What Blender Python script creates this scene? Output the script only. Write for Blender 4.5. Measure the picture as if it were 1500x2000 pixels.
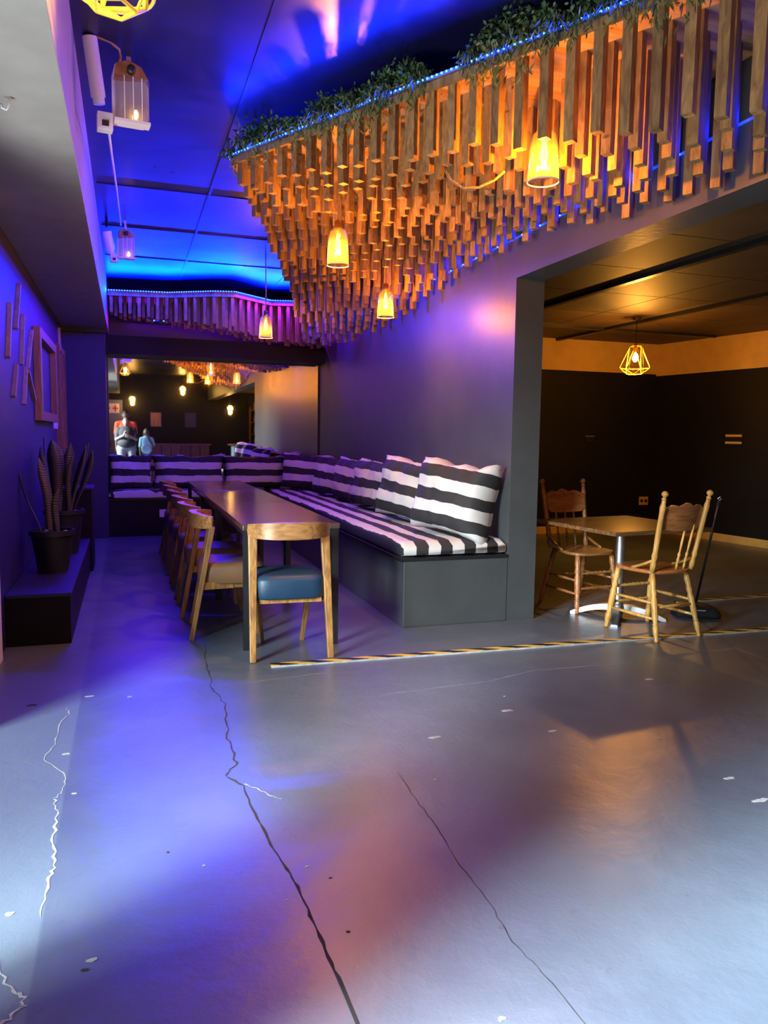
import bpy, bmesh, math, random
from mathutils import Vector, Matrix, Euler, noise
random.seed(7)
PI = math.pi
SC = bpy.context.scene
COL = SC.collection
for o in list(bpy.data.objects): bpy.data.objects.remove(o)

# ------------------------------------------------------------------ camera
# world: +Y runs down the room towards the mirror, +X right, Z up, metres
F_PX, CAM_H = 1500.0, 1.31
YAW, PITCH, ROLL = math.radians(18.493), math.radians(5.633), 0.014
_F = Vector((math.sin(YAW)*math.cos(PITCH), math.cos(YAW)*math.cos(PITCH), -math.sin(PITCH)))
_R = Vector((math.cos(YAW), -math.sin(YAW), 0)); _U = _R.cross(_F)
CR = _R*math.cos(ROLL) + _U*math.sin(ROLL); CU = -_R*math.sin(ROLL) + _U*math.cos(ROLL)
CAM = Vector((0, 0, CAM_H))
cam_data = bpy.data.cameras.new('camera'); cam = bpy.data.objects.new('camera', cam_data); COL.objects.link(cam)
m = Matrix((CR, CU, -_F)).transposed().to_4x4(); m.translation = CAM
cam.matrix_world = m
cam_data.sensor_fit = 'AUTO'; cam_data.sensor_width = 36.0; cam_data.lens = F_PX/2000*36.0
cam_data.clip_start = 0.03; cam_data.clip_end = 100
SC.camera = cam
def ray(x, y): return (x-750)/F_PX*CR - (y-1000)/F_PX*CU + _F
def pix(x, y, d): return CAM + ray(x, y)*d            # point at depth d along the lens axis
def pz(x, y, z): r = ray(x, y); return CAM + r*((z-CAM_H)/r.z)
def pxx(x, y, X): r = ray(x, y); return CAM + r*(X/r.x)
def pyy(x, y, Y): r = ray(x, y); return CAM + r*(Y/r.y)

# ------------------------------------------------------------------ view, world, lights
SC.view_settings.view_transform = 'Standard'; SC.view_settings.look = 'None'
SC.view_settings.exposure = 0.0; SC.view_settings.gamma = 1.0; SC.view_settings.use_curve_mapping = False
world = bpy.data.worlds.new('sky'); SC.world = world; world.use_nodes = True
world.node_tree.nodes['Background'].inputs[0].default_value = (0.80, 0.90, 1.0, 1)
world.node_tree.nodes['Background'].inputs[1].default_value = 0.35
BLUE = (0.0, 0.013, 1.0); VIOLET = (0.42, 0.0, 1.0); WARM = (1.0, 0.37, 0.025)
def area(name, loc, target, sx, sy, power, col):
    l = bpy.data.lights.new(name, 'AREA'); l.shape = 'RECTANGLE'; l.size = sx; l.size_y = sy; l.energy = power; l.color = col
    o = bpy.data.objects.new(name, l); COL.objects.link(o); o.location = loc
    o.rotation_euler = (Vector(target)-Vector(loc)).to_track_quat('-Z', 'Y').to_euler(); return o
# daylight from the street through the two openings of the left wall
area('street_daylight', (-4.2, -0.10, 2.7), (0.8, 3.0, 0.2), 1.5, 1.6, 1200, (0.78, 0.95, 1.0))
area('street_daylight_near', (-2.6, 0.30, 2.5), (1.6, 1.1, 0.0), 0.6, 1.2, 330, (0.76, 0.90, 1.0)).data.spread = math.radians(64)
area('street_pavement_bounce', (-1.6, 2.4, 0.06), (0.2, 3.2, 2.5), 1.2, 1.0, 130, (0.95, 0.97, 0.95))
# the blue strips, some far ones tinted violet: long narrow lamps laid along the led tape on the canopy edges
def strip_light(name, a, b, aim, power, w=0.03, spread=180, col=None):
    a, b, aim = Vector(a), Vector(b), Vector(aim).normalized()
    l = bpy.data.lights.new(name, 'AREA'); l.shape = 'RECTANGLE'; l.size = (b-a).length; l.size_y = w; l.energy = power; l.color = col or BLUE; l.spread = math.radians(spread)
    o = bpy.data.objects.new(name, l); COL.objects.link(o)
    x = (b-a).normalized(); z = -(aim - x*aim.dot(x)).normalized(); y = z.cross(x)
    M = Matrix((x, y, z)).transposed().to_4x4(); M.translation = (a+b)/2; o.matrix_world = M
    return o

# ------------------------------------------------------------------ materials
MATS = {}
def nodes(name):
    mt = bpy.data.materials.new(name); mt.use_nodes = True; MATS[name] = mt
    nt = mt.node_tree; return mt, nt, nt.nodes['Principled BSDF']
def N(nt, t, **kw):
    n = nt.nodes.new(t)
    for k, v in kw.items():
        if k.startswith('i_'):
            key = k[2:]; n.inputs[int(key) if key.isdigit() else key].default_value = v
        else: setattr(n, k, v)
    return n
def rgba(c): return (c[0], c[1], c[2], 1)
def mat(name, col, rough=0.5, metal=0.0, var=0.0, nscale=6.0, bump=0.0, bscale=60.0, coord='Object', emis=None, estr=0.0, spec=0.5, rvar=0.0):
    mt, nt, p = nodes(name); L = nt.links.new
    p.inputs['Roughness'].default_value = rough; p.inputs['Metallic'].default_value = metal
    p.inputs['Specular IOR Level'].default_value = spec; p.inputs['Base Color'].default_value = rgba(col)
    if emis: p.inputs['Emission Color'].default_value = rgba(emis); p.inputs['Emission Strength'].default_value = estr
    if var or bump or rvar:
        if coord == 'World': v = N(nt, 'ShaderNodeNewGeometry').outputs['Position']
        else: v = N(nt, 'ShaderNodeTexCoord').outputs['Object']
        nz = N(nt, 'ShaderNodeTexNoise', i_Scale=nscale, i_Detail=5.0); L(v, nz.inputs['Vector'])
        if var:
            r = N(nt, 'ShaderNodeMapRange', i_1=0.3, i_2=0.7, i_3=1-var, i_4=1+var); L(nz.outputs[0], r.inputs[0])
            mx = N(nt, 'ShaderNodeVectorMath', operation='SCALE'); mx.inputs[0].default_value = col; L(r.outputs[0], mx.inputs['Scale'])
            L(mx.outputs[0], p.inputs['Base Color'])
        if rvar:
            r = N(nt, 'ShaderNodeMapRange', i_1=0.3, i_2=0.7, i_3=max(0, rough-rvar), i_4=rough+rvar); L(nz.outputs[0], r.inputs[0]); L(r.outputs[0], p.inputs['Roughness'])
        if bump:
            n2 = N(nt, 'ShaderNodeTexNoise', i_Scale=bscale, i_Detail=4.0); L(v, n2.inputs['Vector'])
            b = N(nt, 'ShaderNodeBump', i_Strength=bump, i_Distance=0.01); L(n2.outputs[0], b.inputs['Height']); L(b.outputs[0], p.inputs['Normal'])
    return mt
def wood(name, c1, c2, rough=0.5, axis='Z', scale=1.0, knots=False, spec=0.5):
    mt, nt, p = nodes(name); L = nt.links.new
    tc = N(nt, 'ShaderNodeTexCoord'); oi = N(nt, 'ShaderNodeObjectInfo')
    mul = N(nt, 'ShaderNodeMath', operation='MULTIPLY', i_1=37.0); L(oi.outputs['Random'], mul.inputs[0])
    add = N(nt, 'ShaderNodeVectorMath', operation='ADD'); L(tc.outputs['Object'], add.inputs[0])
    cmb = N(nt, 'ShaderNodeCombineXYZ'); [L(mul.outputs[0], cmb.inputs[i]) for i in range(3)]; L(cmb.outputs[0], add.inputs[1])
    mp = N(nt, 'ShaderNodeMapping'); s = [16*scale]*3; s['XYZ'.index(axis)] = 1.6*scale; mp.inputs['Scale'].default_value = s; L(add.outputs[0], mp.inputs[0])
    nz = N(nt, 'ShaderNodeTexNoise', i_Scale=2.2, i_Detail=6.0, i_Distortion=1.2); L(mp.outputs[0], nz.inputs['Vector'])
    rp = N(nt, 'ShaderNodeValToRGB'); e = rp.color_ramp.elements
    e[0].position = 0.35; e[0].color = rgba(c1); e[1].position = 0.66; e[1].color = rgba(c2); L(nz.outputs[0], rp.inputs[0])
    out = rp.outputs[0]
    hv = N(nt, 'ShaderNodeHueSaturation'); mr = N(nt, 'ShaderNodeMapRange', i_3=0.72, i_4=1.2); L(oi.outputs['Random'], mr.inputs[0]); L(mr.outputs[0], hv.inputs['Value']); L(out, hv.inputs['Color']); out = hv.outputs[0]
    if knots:
        vo = N(nt, 'ShaderNodeTexVoronoi', i_Scale=2.6); L(add.outputs[0], vo.inputs['Vector'])
        r2 = N(nt, 'ShaderNodeMapRange', i_1=0.035, i_2=0.075); L(vo.outputs['Distance'], r2.inputs[0])
        mx = N(nt, 'ShaderNodeMix', data_type='RGBA'); mx.inputs['A'].default_value = rgba([c*0.12 for c in c1]); L(r2.outputs[0], mx.inputs['Factor']); L(out, mx.inputs['B']); out = mx.outputs['Result']
    L(out, p.inputs['Base Color'])
    b = N(nt, 'ShaderNodeBump', i_Strength=0.15, i_Distance=0.004); L(nz.outputs[0], b.inputs['Height']); L(b.outputs[0], p.inputs['Normal'])
    p.inputs['Roughness'].default_value = rough; p.inputs['Specular IOR Level'].default_value = spec
    return mt
def stripes(name, c1, c2, axis, half, offset=0.0, rough=0.8, coord='Object', skew=0.0, wob=0.006):
    mt, nt, p = nodes(name); L = nt.links.new
    tc = N(nt, 'ShaderNodeTexCoord'); sx = N(nt, 'ShaderNodeSeparateXYZ'); L(tc.outputs[coord], sx.inputs[0])
    nz = N(nt, 'ShaderNodeTexNoise', i_Scale=5.0, i_Detail=2.0); L(tc.outputs[coord], nz.inputs['Vector'])
    w = N(nt, 'ShaderNodeMath', operation='MULTIPLY_ADD', i_1=wob*2, i_2=offset-wob); L(nz.outputs[0], w.inputs[0])
    a = N(nt, 'ShaderNodeMath', operation='ADD'); L(sx.outputs[axis], a.inputs[0]); L(w.outputs[0], a.inputs[1]); v = a.outputs[0]
    if skew:
        k = N(nt, 'ShaderNodeMath', operation='MULTIPLY_ADD', i_1=skew); L(sx.outputs['Y' if axis == 'X' else 'X'], k.inputs[0]); L(v, k.inputs[2]); v = k.outputs[0]
    d = N(nt, 'ShaderNodeMath', operation='DIVIDE', i_1=2*half); L(v, d.inputs[0])
    fr = N(nt, 'ShaderNodeMath', operation='FRACT'); L(d.outputs[0], fr.inputs[0])
    g = N(nt, 'ShaderNodeMath', operation='GREATER_THAN', i_1=0.5); L(fr.outputs[0], g.inputs[0])
    mx = N(nt, 'ShaderNodeMix', data_type='RGBA'); mx.inputs['A'].default_value = rgba(c1); mx.inputs['B'].default_value = rgba(c2)
    L(g.outputs[0], mx.inputs['Factor']); L(mx.outputs['Result'], p.inputs['Base Color']); p.inputs['Roughness'].default_value = rough
    n2 = N(nt, 'ShaderNodeTexNoise', i_Scale=18.0, i_Detail=3.0); L(tc.outputs[coord], n2.inputs['Vector'])
    b = N(nt, 'ShaderNodeBump', i_Strength=0.25, i_Distance=0.01); L(n2.outputs[0], b.inputs['Height']); L(b.outputs[0], p.inputs['Normal'])
    return mt
def glass(name, tint=(1, 1, 1), fac=0.12):
    mt, nt, p = nodes(name); L = nt.links.new
    nt.nodes.remove(p); out = nt.nodes['Material Output']
    t = N(nt, 'ShaderNodeBsdfTransparent', i_Color=rgba(tint)); g = N(nt, 'ShaderNodeBsdfGlossy', i_Roughness=0.05)
    lw = N(nt, 'ShaderNodeLayerWeight', i_Blend=0.25); a = N(nt, 'ShaderNodeMath', operation='MULTIPLY_ADD', i_1=0.6, i_2=fac); L(lw.outputs['Facing'], a.inputs[0])
    ms = N(nt, 'ShaderNodeMixShader'); L(a.outputs[0], ms.inputs[0]); L(t.outputs[0], ms.inputs[1]); L(g.outputs[0], ms.inputs[2]); L(ms.outputs[0], out.inputs[0])
    return mt

def cloudy_glass(name, tint, cloud):
    mt = glass(name, tint, 0.05); nt = mt.node_tree; out = nt.nodes['Material Output']; src = out.inputs[0].links[0].from_socket
    d = N(nt, 'ShaderNodeBsdfTranslucent', i_Color=(1, .9, .7, 1)); ms = N(nt, 'ShaderNodeMixShader', i_0=cloud)
    nt.links.new(src, ms.inputs[1]); nt.links.new(d.outputs[0], ms.inputs[2]); nt.links.new(ms.outputs[0], out.inputs[0]); return mt
def floor_mat():
    mt, nt, p = nodes('painted_concrete'); L = nt.links.new
    pos = N(nt, 'ShaderNodeNewGeometry').outputs['Position']
    n1 = N(nt, 'ShaderNodeTexNoise', i_Scale=1.1, i_Detail=7.0, i_Roughness=0.6); L(pos, n1.inputs['Vector'])
    rp = N(nt, 'ShaderNodeValToRGB'); e = rp.color_ramp.elements
    e[0].position = 0.15; e[0].color = (0.050, 0.062, 0.082, 1); e[1].position = 0.85; e[1].color = (0.125, 0.152, 0.190, 1); L(n1.outputs[0], rp.inputs[0])
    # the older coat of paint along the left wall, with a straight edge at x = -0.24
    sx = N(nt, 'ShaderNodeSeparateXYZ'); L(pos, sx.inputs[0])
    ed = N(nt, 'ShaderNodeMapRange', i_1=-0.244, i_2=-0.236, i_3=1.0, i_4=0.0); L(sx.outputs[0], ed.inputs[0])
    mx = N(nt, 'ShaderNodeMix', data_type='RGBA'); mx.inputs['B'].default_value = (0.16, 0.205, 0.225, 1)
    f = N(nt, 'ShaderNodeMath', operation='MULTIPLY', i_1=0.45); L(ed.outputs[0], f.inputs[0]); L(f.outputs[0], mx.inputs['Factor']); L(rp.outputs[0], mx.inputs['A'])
    # worn specks
    n3 = N(nt, 'ShaderNodeTexNoise', i_Scale=22.0, i_Detail=6.0, i_Roughness=0.65); L(pos, n3.inputs['Vector'])
    sp = N(nt, 'ShaderNodeMapRange', i_1=0.64, i_2=0.72); L(n3.outputs[0], sp.inputs[0])
    m2 = N(nt, 'ShaderNodeMix', data_type='RGBA'); m2.inputs['B'].default_value = (0.07, 0.07, 0.075, 1); L(sp.outputs[0], m2.inputs['Factor']); L(mx.outputs['Result'], m2.inputs['A'])
    L(m2.outputs['Result'], p.inputs['Base Color'])
    n2 = N(nt, 'ShaderNodeTexNoise', i_Scale=1.7, i_Detail=3.0); L(pos, n2.inputs['Vector'])
    rr = N(nt, 'ShaderNodeMapRange', i_1=0.1, i_2=0.9, i_3=0.285, i_4=0.40); L(n2.outputs[0], rr.inputs[0]); L(rr.outputs[0], p.inputs['Roughness'])
    n4 = N(nt, 'ShaderNodeTexNoise', i_Scale=6.0, i_Detail=8.0, i_Roughness=0.6); L(pos, n4.inputs['Vector'])
    b = N(nt, 'ShaderNodeBump', i_Strength=0.2, i_Distance=0.02); L(n4.outputs[0], b.inputs['Height']); L(b.outputs[0], p.inputs['Normal'])
    p.inputs['Specular IOR Level'].default_value = 0.8
    return mt
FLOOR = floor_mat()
WALL = mat('charcoal_paint', (0.055, 0.06, 0.062), 0.42, var=0.12, nscale=3, bump=0.12, bscale=25, coord='World')
WALLD = mat('black_paint', (0.007, 0.006, 0.0055), 0.6, spec=0.25, var=0.1, coord='World', bump=0.08, bscale=20)
BEAM = mat('grey_beam_paint', (0.27, 0.27, 0.25), 0.55, var=0.08, coord='World', bump=0.1)
LWALL = mat('midnight_paint', (0.016, 0.013, 0.065), 0.5, var=0.1, coord='World', bump=0.06)
CEIL = mat('dark_ceiling_paint', (0.007, 0.007, 0.036), 0.34, var=0.3, nscale=1.3, coord='World', bump=0.3, bscale=3.0, rvar=0.08)
CEIL2 = mat('brown_ceiling_panel', (0.055, 0.032, 0.016), 0.6, var=0.25, nscale=2.5, bump=0.1)
CREAM = mat('cream_paint', (0.60, 0.37, 0.09), 0.6, var=0.08, coord='World')
WHITE = mat('white_paint', (0.72, 0.72, 0.70), 0.5, var=0.05)
BLACK = mat('black_metal', (0.012, 0.012, 0.013), 0.35, var=0.1)
PLASTIC = mat('black_plastic', (0.015, 0.015, 0.016), 0.45, var=0.1, bump=0.05)
WHITEP = mat('white_plastic', (0.62, 0.62, 0.65), 0.4, var=0.03)
STEEL = mat('brushed_steel', (0.52, 0.53, 0.55), 0.42, metal=1.0, var=0.05, bump=0.03)
MIRROR = mat('mirror_silver', (0.86, 0.87, 0.88), 0.015, metal=1.0, var=0.02, nscale=0.6)
PINE = wood('pine', (0.19, 0.098, 0.032), (0.37, 0.215, 0.075), 0.6, 'Z', 1.0, knots=True)
BOARD = wood('plywood', (0.22, 0.12, 0.05), (0.36, 0.21, 0.09), 0.6, 'X', 0.6)
OAK = wood('golden_oak', (0.42, 0.215, 0.045), (0.66, 0.39, 0.10), 0.35, 'Z', 1.0)
OAKR = wood('red_oak', (0.24, 0.085, 0.025), (0.40, 0.16, 0.05), 0.3, 'X', 1.0)
RUBBER = wood('honey_wood', (0.19, 0.085, 0.024), (0.38, 0.195, 0.06), 0.38, 'Z', 1.2)
WALNUT = wood('walnut_rail', (0.22, 0.095, 0.03), (0.42, 0.21, 0.07), 0.3, 'X', 0.9)
TABLETOP = wood('dark_stained_top', (0.035, 0.02, 0.015), (0.07, 0.04, 0.028), 0.16, 'Y', 0.7, spec=0.9)
TABLE2 = wood('brown_table_top', (0.09, 0.045, 0.015), (0.22, 0.12, 0.045), 0.22, 'X', 0.7)
FRAMEW = wood('frame_wood', (0.20, 0.09, 0.03), (0.34, 0.17, 0.06), 0.5, 'Z', 1.0)
STICKW = wood('batten_wood', (0.34, 0.22, 0.14), (0.50, 0.34, 0.22), 0.6, 'Z', 1.0)
BLUEL = mat('blue_leather', (0.008, 0.035, 0.075), 0.45, var=0.12, bump=0.15, bscale=120)
TANL = mat('tan_leather', (0.20, 0.10, 0.045), 0.45, var=0.12, bump=0.15, bscale=120)
DKW, WTF = (0.018, 0.018, 0.02), (0.56, 0.55, 0.535)
CUSH = stripes('striped_canvas', DKW, WTF, 'Z', 0.088, 0.05, wob=0.022)
MATX = stripes('striped_mattress_long', DKW, WTF, 'X', 0.09, -0.065, wob=0.016)
MATN = stripes('striped_mattress_narrow', DKW, WTF, 'X', 0.05, 0.0, wob=0.03)
MATY = stripes('striped_mattress_cross', DKW, WTF, 'Y', 0.07, 0.0, wob=0.012)
HAZ = stripes('hazard_tape', (0.013, 0.012, 0.01), (0.62, 0.38, 0.04), 'X', 0.105, 0.0, rough=0.4, skew=2.2, wob=0.0)
LEAF = mat('garland_leaf', (0.035, 0.085, 0.022), 0.55, var=0.5, nscale=9)
LEAF2 = mat('willow_leaf', (0.11, 0.15, 0.03), 0.5, var=0.4, nscale=9)
SNAKE = stripes('snake_plant_leaf', (0.035, 0.032, 0.015), (0.135, 0.105, 0.055), 'Z', 0.009, rough=0.5, wob=0.035)
SOIL = mat('potting_soil', (0.03, 0.022, 0.016), 0.9, var=0.3, bump=0.6, bscale=90)
GLASS = cloudy_glass('amber_jar_glass', (1.0, 0.90, 0.70), 0.018)
GLASSY = glass('dusty_glass', (0.9, 0.9, 0.9), 0.12)
BULB = mat('filament_glow', (1, 0.6, 0.2), 0.4, emis=(1.0, 0.55, 0.12), estr=10, var=0.01)
GLOBE = mat('globe_glow', (1, 0.6, 0.2), 0.4, emis=(1.0, 0.50, 0.08), estr=60, var=0.01)
BULBR = mat('warm_bulb_glow', (1, 0.6, 0.2), 0.4, emis=(1.0, 0.55, 0.12), estr=14, var=0.01)
LEDM = mat('blue_led_glow', (0.1, 0.3, 1), 0.4, emis=(0.06, 0.30, 1.0), estr=6, var=0.01)
LEDT = mat('led_tape', (0.1, 0.2, 0.8), 0.4, emis=(0.0, 0.04, 1.0), estr=0.9, var=0.01)
ROPE = mat('hemp_rope', (0.32, 0.20, 0.09), 0.9, var=0.2, nscale=40, bump=0.4)
YELLOWC = mat('yellow_wire', (0.75, 0.55, 0.06), 0.35, var=0.05)
BRASS = mat('brass', (0.55, 0.35, 0.12), 0.35, metal=1.0, var=0.05)
CRACKD = mat('dark_crack', (0.025, 0.018, 0.015), 0.9, var=0.3, nscale=20)  # dark tone of the cracks and chips
CRACKL = mat('bare_concrete', (0.33, 0.34, 0.33), 0.9, var=0.25, nscale=20, bump=0.4)
TUBEM = mat('white_tube', (0.66, 0.64, 0.68), 0.4, var=0.03)
BARWOOD = wood('bar_panel_wood', (0.10, 0.032, 0.014), (0.17, 0.06, 0.026), 0.4, 'Z', 0.6)
RED = mat('sign_red', (0.6, 0.02, 0.02), 0.5, var=0.05)

# ------------------------------------------------------------------ mesh helpers
class MB:
    def __init__(s): s.v = []; s.f = []
    def add(s, vs, fs):
        b = len(s.v); s.v += [tuple(x) for x in vs]; s.f += [tuple(i+b for i in q) for q in fs]; return s
    def box(s, x0, x1, y0, y1, z0, z1, M=None):
        vs = [Vector((x, y, z)) for z in (z0, z1) for y in (y0, y1) for x in (x0, x1)]
        if M: vs = [M @ v for v in vs]
        return s.add(vs, [(0, 2, 3, 1), (4, 5, 7, 6), (0, 1, 5, 4), (2, 6, 7, 3), (0, 4, 6, 2), (1, 3, 7, 5)])
    def bar(s, a, b, w, d=None, up=(0, 0, 1), w2=None, d2=None):
        a, b = Vector(a), Vector(b); d = d or w; w2 = w if w2 is None else w2; d2 = d if d2 is None else d2
        z = (b-a).normalized(); up = Vector(up)
        if abs(z.dot(up)) > 0.98: up = Vector((0, 1, 0))
        x = up.cross(z).normalized(); y = z.cross(x)
        vs = [p + x*sx*ww/2 + y*sy*dd/2 for p, ww, dd in ((a, w, d), (b, w2, d2)) for sy in (-1, 1) for sx in (-1, 1)]
        return s.add(vs, [(0, 2, 3, 1), (4, 5, 7, 6), (0, 1, 5, 4), (2, 6, 7, 3), (0, 4, 6, 2), (1, 3, 7, 5)])
    def tube(s, pts, r, n=8, closed=False, cap=True):
        pts = [Vector(p) for p in pts]; k = len(pts); rs = r if isinstance(r, (list, tuple)) else [r]*k
        b = len(s.v); prev = None
        for i, p in enumerate(pts):
            if closed: t = (pts[(i+1) % k]-pts[i-1]).normalized()
            else: t = (pts[min(i+1, k-1)]-pts[max(i-1, 0)]).normalized()
            if prev is None:
                u = Vector((0, 0, 1)) if abs(t.z) < 0.9 else Vector((1, 0, 0))
                x = u.cross(t).normalized()
            else: x = (prev - t*prev.dot(t)).normalized()
            prev = x; y = t.cross(x)
            s.v += [tuple(p + (x*math.cos(2*PI*j/n)+y*math.sin(2*PI*j/n))*rs[i]) for j in range(n)]
        for i in range(k if closed else k-1):
            o, q = b+i*n, b+((i+1) % k)*n
            s.f += [(o+j, o+(j+1) % n, q+(j+1) % n, q+j) for j in range(n)]
        if cap and not closed:
            s.f.append(tuple(b+j for j in reversed(range(n)))); s.f.append(tuple(b+(k-1)*n+j for j in range(n)))
        return s
    def lathe(s, prof, n=16, M=None, cap=True):
        b = len(s.v)
        for r, z in prof:
            for j in range(n):
                v = Vector((r*math.cos(2*PI*j/n), r*math.sin(2*PI*j/n), z)); s.v.append(tuple(M @ v if M else v))
        for i in range(len(prof)-1):
            o, q = b+i*n, b+(i+1)*n
            s.f += [(o+j, o+(j+1) % n, q+(j+1) % n, q+j) for j in range(n)]
        if cap:
            s.f.append(tuple(b+j for j in reversed(range(n)))); s.f.append(tuple(b+(len(prof)-1)*n+j for j in range(n)))
        return s
    def turned(s, a, c, prof, n=10):                     # lathe between two points; prof = (radius, fraction)
        a, c = Vector(a), Vector(c); q = (c-a).to_track_quat('Z', 'Y').to_matrix().to_4x4(); q.translation = a; l = (c-a).length
        return s.lathe([(r, t*l) for r, t in prof], n, q)
    def prism(s, poly, z0, z1, M=None):
        n = len(poly); vs = [Vector((x, y, z)) for z in (z0, z1) for x, y in poly]
        if M: vs = [M @ v for v in vs]
        return s.add(vs, [tuple(reversed(range(n))), tuple(range(n, 2*n))] + [(i, (i+1) % n, n+(i+1) % n, n+i) for i in range(n)])
    def ell(s, c, r, n=12, k=8):
        c = Vector(c); b = len(s.v)
        for i in range(1, k):
            a = PI*i/k
            s.v += [(c.x+r[0]*math.sin(a)*math.cos(2*PI*j/n), c.y+r[1]*math.sin(a)*math.sin(2*PI*j/n), c.z+r[2]*math.cos(a)) for j in range(n)]
        s.v += [(c.x, c.y, c.z+r[2]), (c.x, c.y, c.z-r[2])]; T = b+(k-1)*n
        for i in range(k-2):
            o, q = b+i*n, b+(i+1)*n
            s.f += [(o+j, q+j, q+(j+1) % n, o+(j+1) % n) for j in range(n)]
        s.f += [(T, b+j, b+(j+1) % n) for j in range(n)]
        q = b+(k-2)*n; s.f += [(T+1, q+(j+1) % n, q+j) for j in range(n)]
        return s
    def mesh(s, name, mt, smooth=False):
        me = bpy.data.meshes.new(name); me.from_pydata(s.v, [], s.f); me.materials.append(mt)
        if smooth: me.polygons.foreach_set('use_smooth', [True]*len(me.polygons))
        me.validate(); me.update(); return me
    def build(s, name, mt, parent=None, smooth=False, bevel=0.0, loc=None, rot=None, auto=False):
        o = bpy.data.objects.new(name, s.mesh(name, mt, smooth or auto)); COL.objects.link(o)
        if parent: o.parent = parent
        if loc is not None: o.location = loc
        if rot is not None: o.rotation_euler = rot
        if bevel:
            b = o.modifiers.new('bevel', 'BEVEL'); b.width = bevel; b.segments = 2; b.limit_method = 'ANGLE'
        if auto:
            e = o.modifiers.new('split', 'EDGE_SPLIT'); e.split_angle = math.radians(40)
        return o
def box(*a): return MB().box(*a)
def tag(o, label, cat, group=None):
    o['label'] = label; o['category'] = cat
    if group: o['group'] = group
    return o
def struct(o, label=None, cat=None):
    o['kind'] = 'structure'
    if label: o['label'] = label
    if cat: o['category'] = cat
    return o
def thing(name, label, cat, loc=(0, 0, 0), rz=0.0, group=None):
    o = bpy.data.objects.new(name, None); COL.objects.link(o); o.location = loc; o.rotation_euler = (0, 0, rz); o.empty_display_size = 0.1
    return tag(o, label, cat, group)
def dup(root, loc, rz, label, group=None):
    def cp(o, par):
        c = o.copy(); COL.objects.link(c)
        if par: c.parent = par
        for ch in list(o.children): cp(ch, c)
        return c
    r = cp(root, None); r.location = loc; r.rotation_euler = (0, 0, rz); r['label'] = label
    if group: r['group'] = group
    return r
def interp(tab, x):
    if x <= tab[0][0]: return tab[0][1]
    for (a, b), (c, d) in zip(tab, tab[1:]):
        if x <= c: return b+(d-b)*(x-a)/(c-a)
    return tab[-1][1]

# ================================================================== the setting
XL, XR, XC, YM, ZC, YB = -0.72, 2.57, 2.79, 10.65, 3.13, -5.0
YE = 4.87                       # near end of the right-hand wall, where the opening to the side room starts
ZH = 2.41                       # underside of the header over the opening
R2X, R2Z, R2Y = 7.2, 2.66, 9.3
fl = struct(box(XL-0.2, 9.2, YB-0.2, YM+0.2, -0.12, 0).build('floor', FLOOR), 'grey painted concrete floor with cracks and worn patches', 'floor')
# left wall with two street openings: y 1.6..3.65 and y -1.5..1.05
w = MB().box(XL-0.2, XL, 3.5, YM+0.2, 0, ZC).box(XL-0.2, XL, 1.05, 1.6, 0, ZC).box(XL-0.2, XL, YB, -1.5, 0, ZC)
w.box(XL-0.2, XL, 1.6, 3.5, 2.1, ZC).box(XL-0.2, XL, -1.5, 1.05, 2.1, ZC)
wl = struct(w.build('wall_left', LWALL), 'dark blue painted left wall', 'wall')
struct(box(XL-0.2, XC, YM, YM+0.2, 0, ZC).build('wall_far', LWALL), 'far wall behind the mirror', 'wall')
w = MB().box(XR, XC, YE, YM, 0, ZC).box(XR, XC, YB, YE, ZH, ZC)
struct(w.build('wall_right', WALL), 'charcoal wall with the square opening to the side room', 'wall')
struct(box(XL-0.2, 9.2, YB-0.2, YB, 0, ZC).build('wall_back', WALLD), 'black panelled wall at the back of the room', 'wall')
struct(box(XL-0.2, XC, YB, YM+0.2, ZC, ZC+0.1).build('ceiling', CEIL), 'dark painted ceiling washed in blue light', 'ceiling')
# ceiling boards are joined with thin cover strips
for i, y in enumerate((6.2, 7.4, 8.6)):
    struct(box(-0.18, 2.5, y, y+0.02, ZC-0.007, ZC).build('trim_%d' % (i+1), CEIL), 'cover strip across the ceiling boards', 'trim')
for i, x in enumerate((0.62, 1.75)):
    struct(box(x, x+0.018, 0.5, YM, ZC-0.006, ZC).build('trim_%d' % (i+4), CEIL), 'cover strip along the ceiling boards', 'trim')
struct(box(XL, -0.20, YB, YM, 2.56, ZC).build('ceiling_beam', BEAM, bevel=0.004), 'wide boxed beam running along the left wall', 'beam')
struct(box(XL, -0.235, 10.08, YM, 0, 2.56).build('column', LWALL), 'dark square column beside the mirror', 'column')
struct(box(XL, -0.21, 9.98, 10.08, 2.50, 2.56).build('trim_6', BLACK), 'dark moulding under the beam end', 'trim')
struct(box(-0.235, XR, 10.32, YM, 2.29, 2.52).build('header_beam', WALLD), 'dark header beam over the mirror', 'beam')
struct(box(XL, XL+0.02, 4.66, 4.78, 0, 2.5).build('trim_7', WHITE), 'white door frame post on the left wall', 'trim')
# small window in the left wall, by the column
wn = struct(box(XL, XL+0.012, 9.05, 9.85, 1.1, 2.2).build('window_1', BLACK), 'dark window near the column', 'window')
for y in (9.03, 9.42, 9.82): box(XL, XL+0.05, y, y+0.06, 1.05, 2.25).build('window_frame', FRAMEW, wn)
for z in (1.05, 2.19): box(XL, XL+0.045, 9.09, 9.82, z, z+0.06).build('window_frame', FRAMEW, wn)
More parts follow.
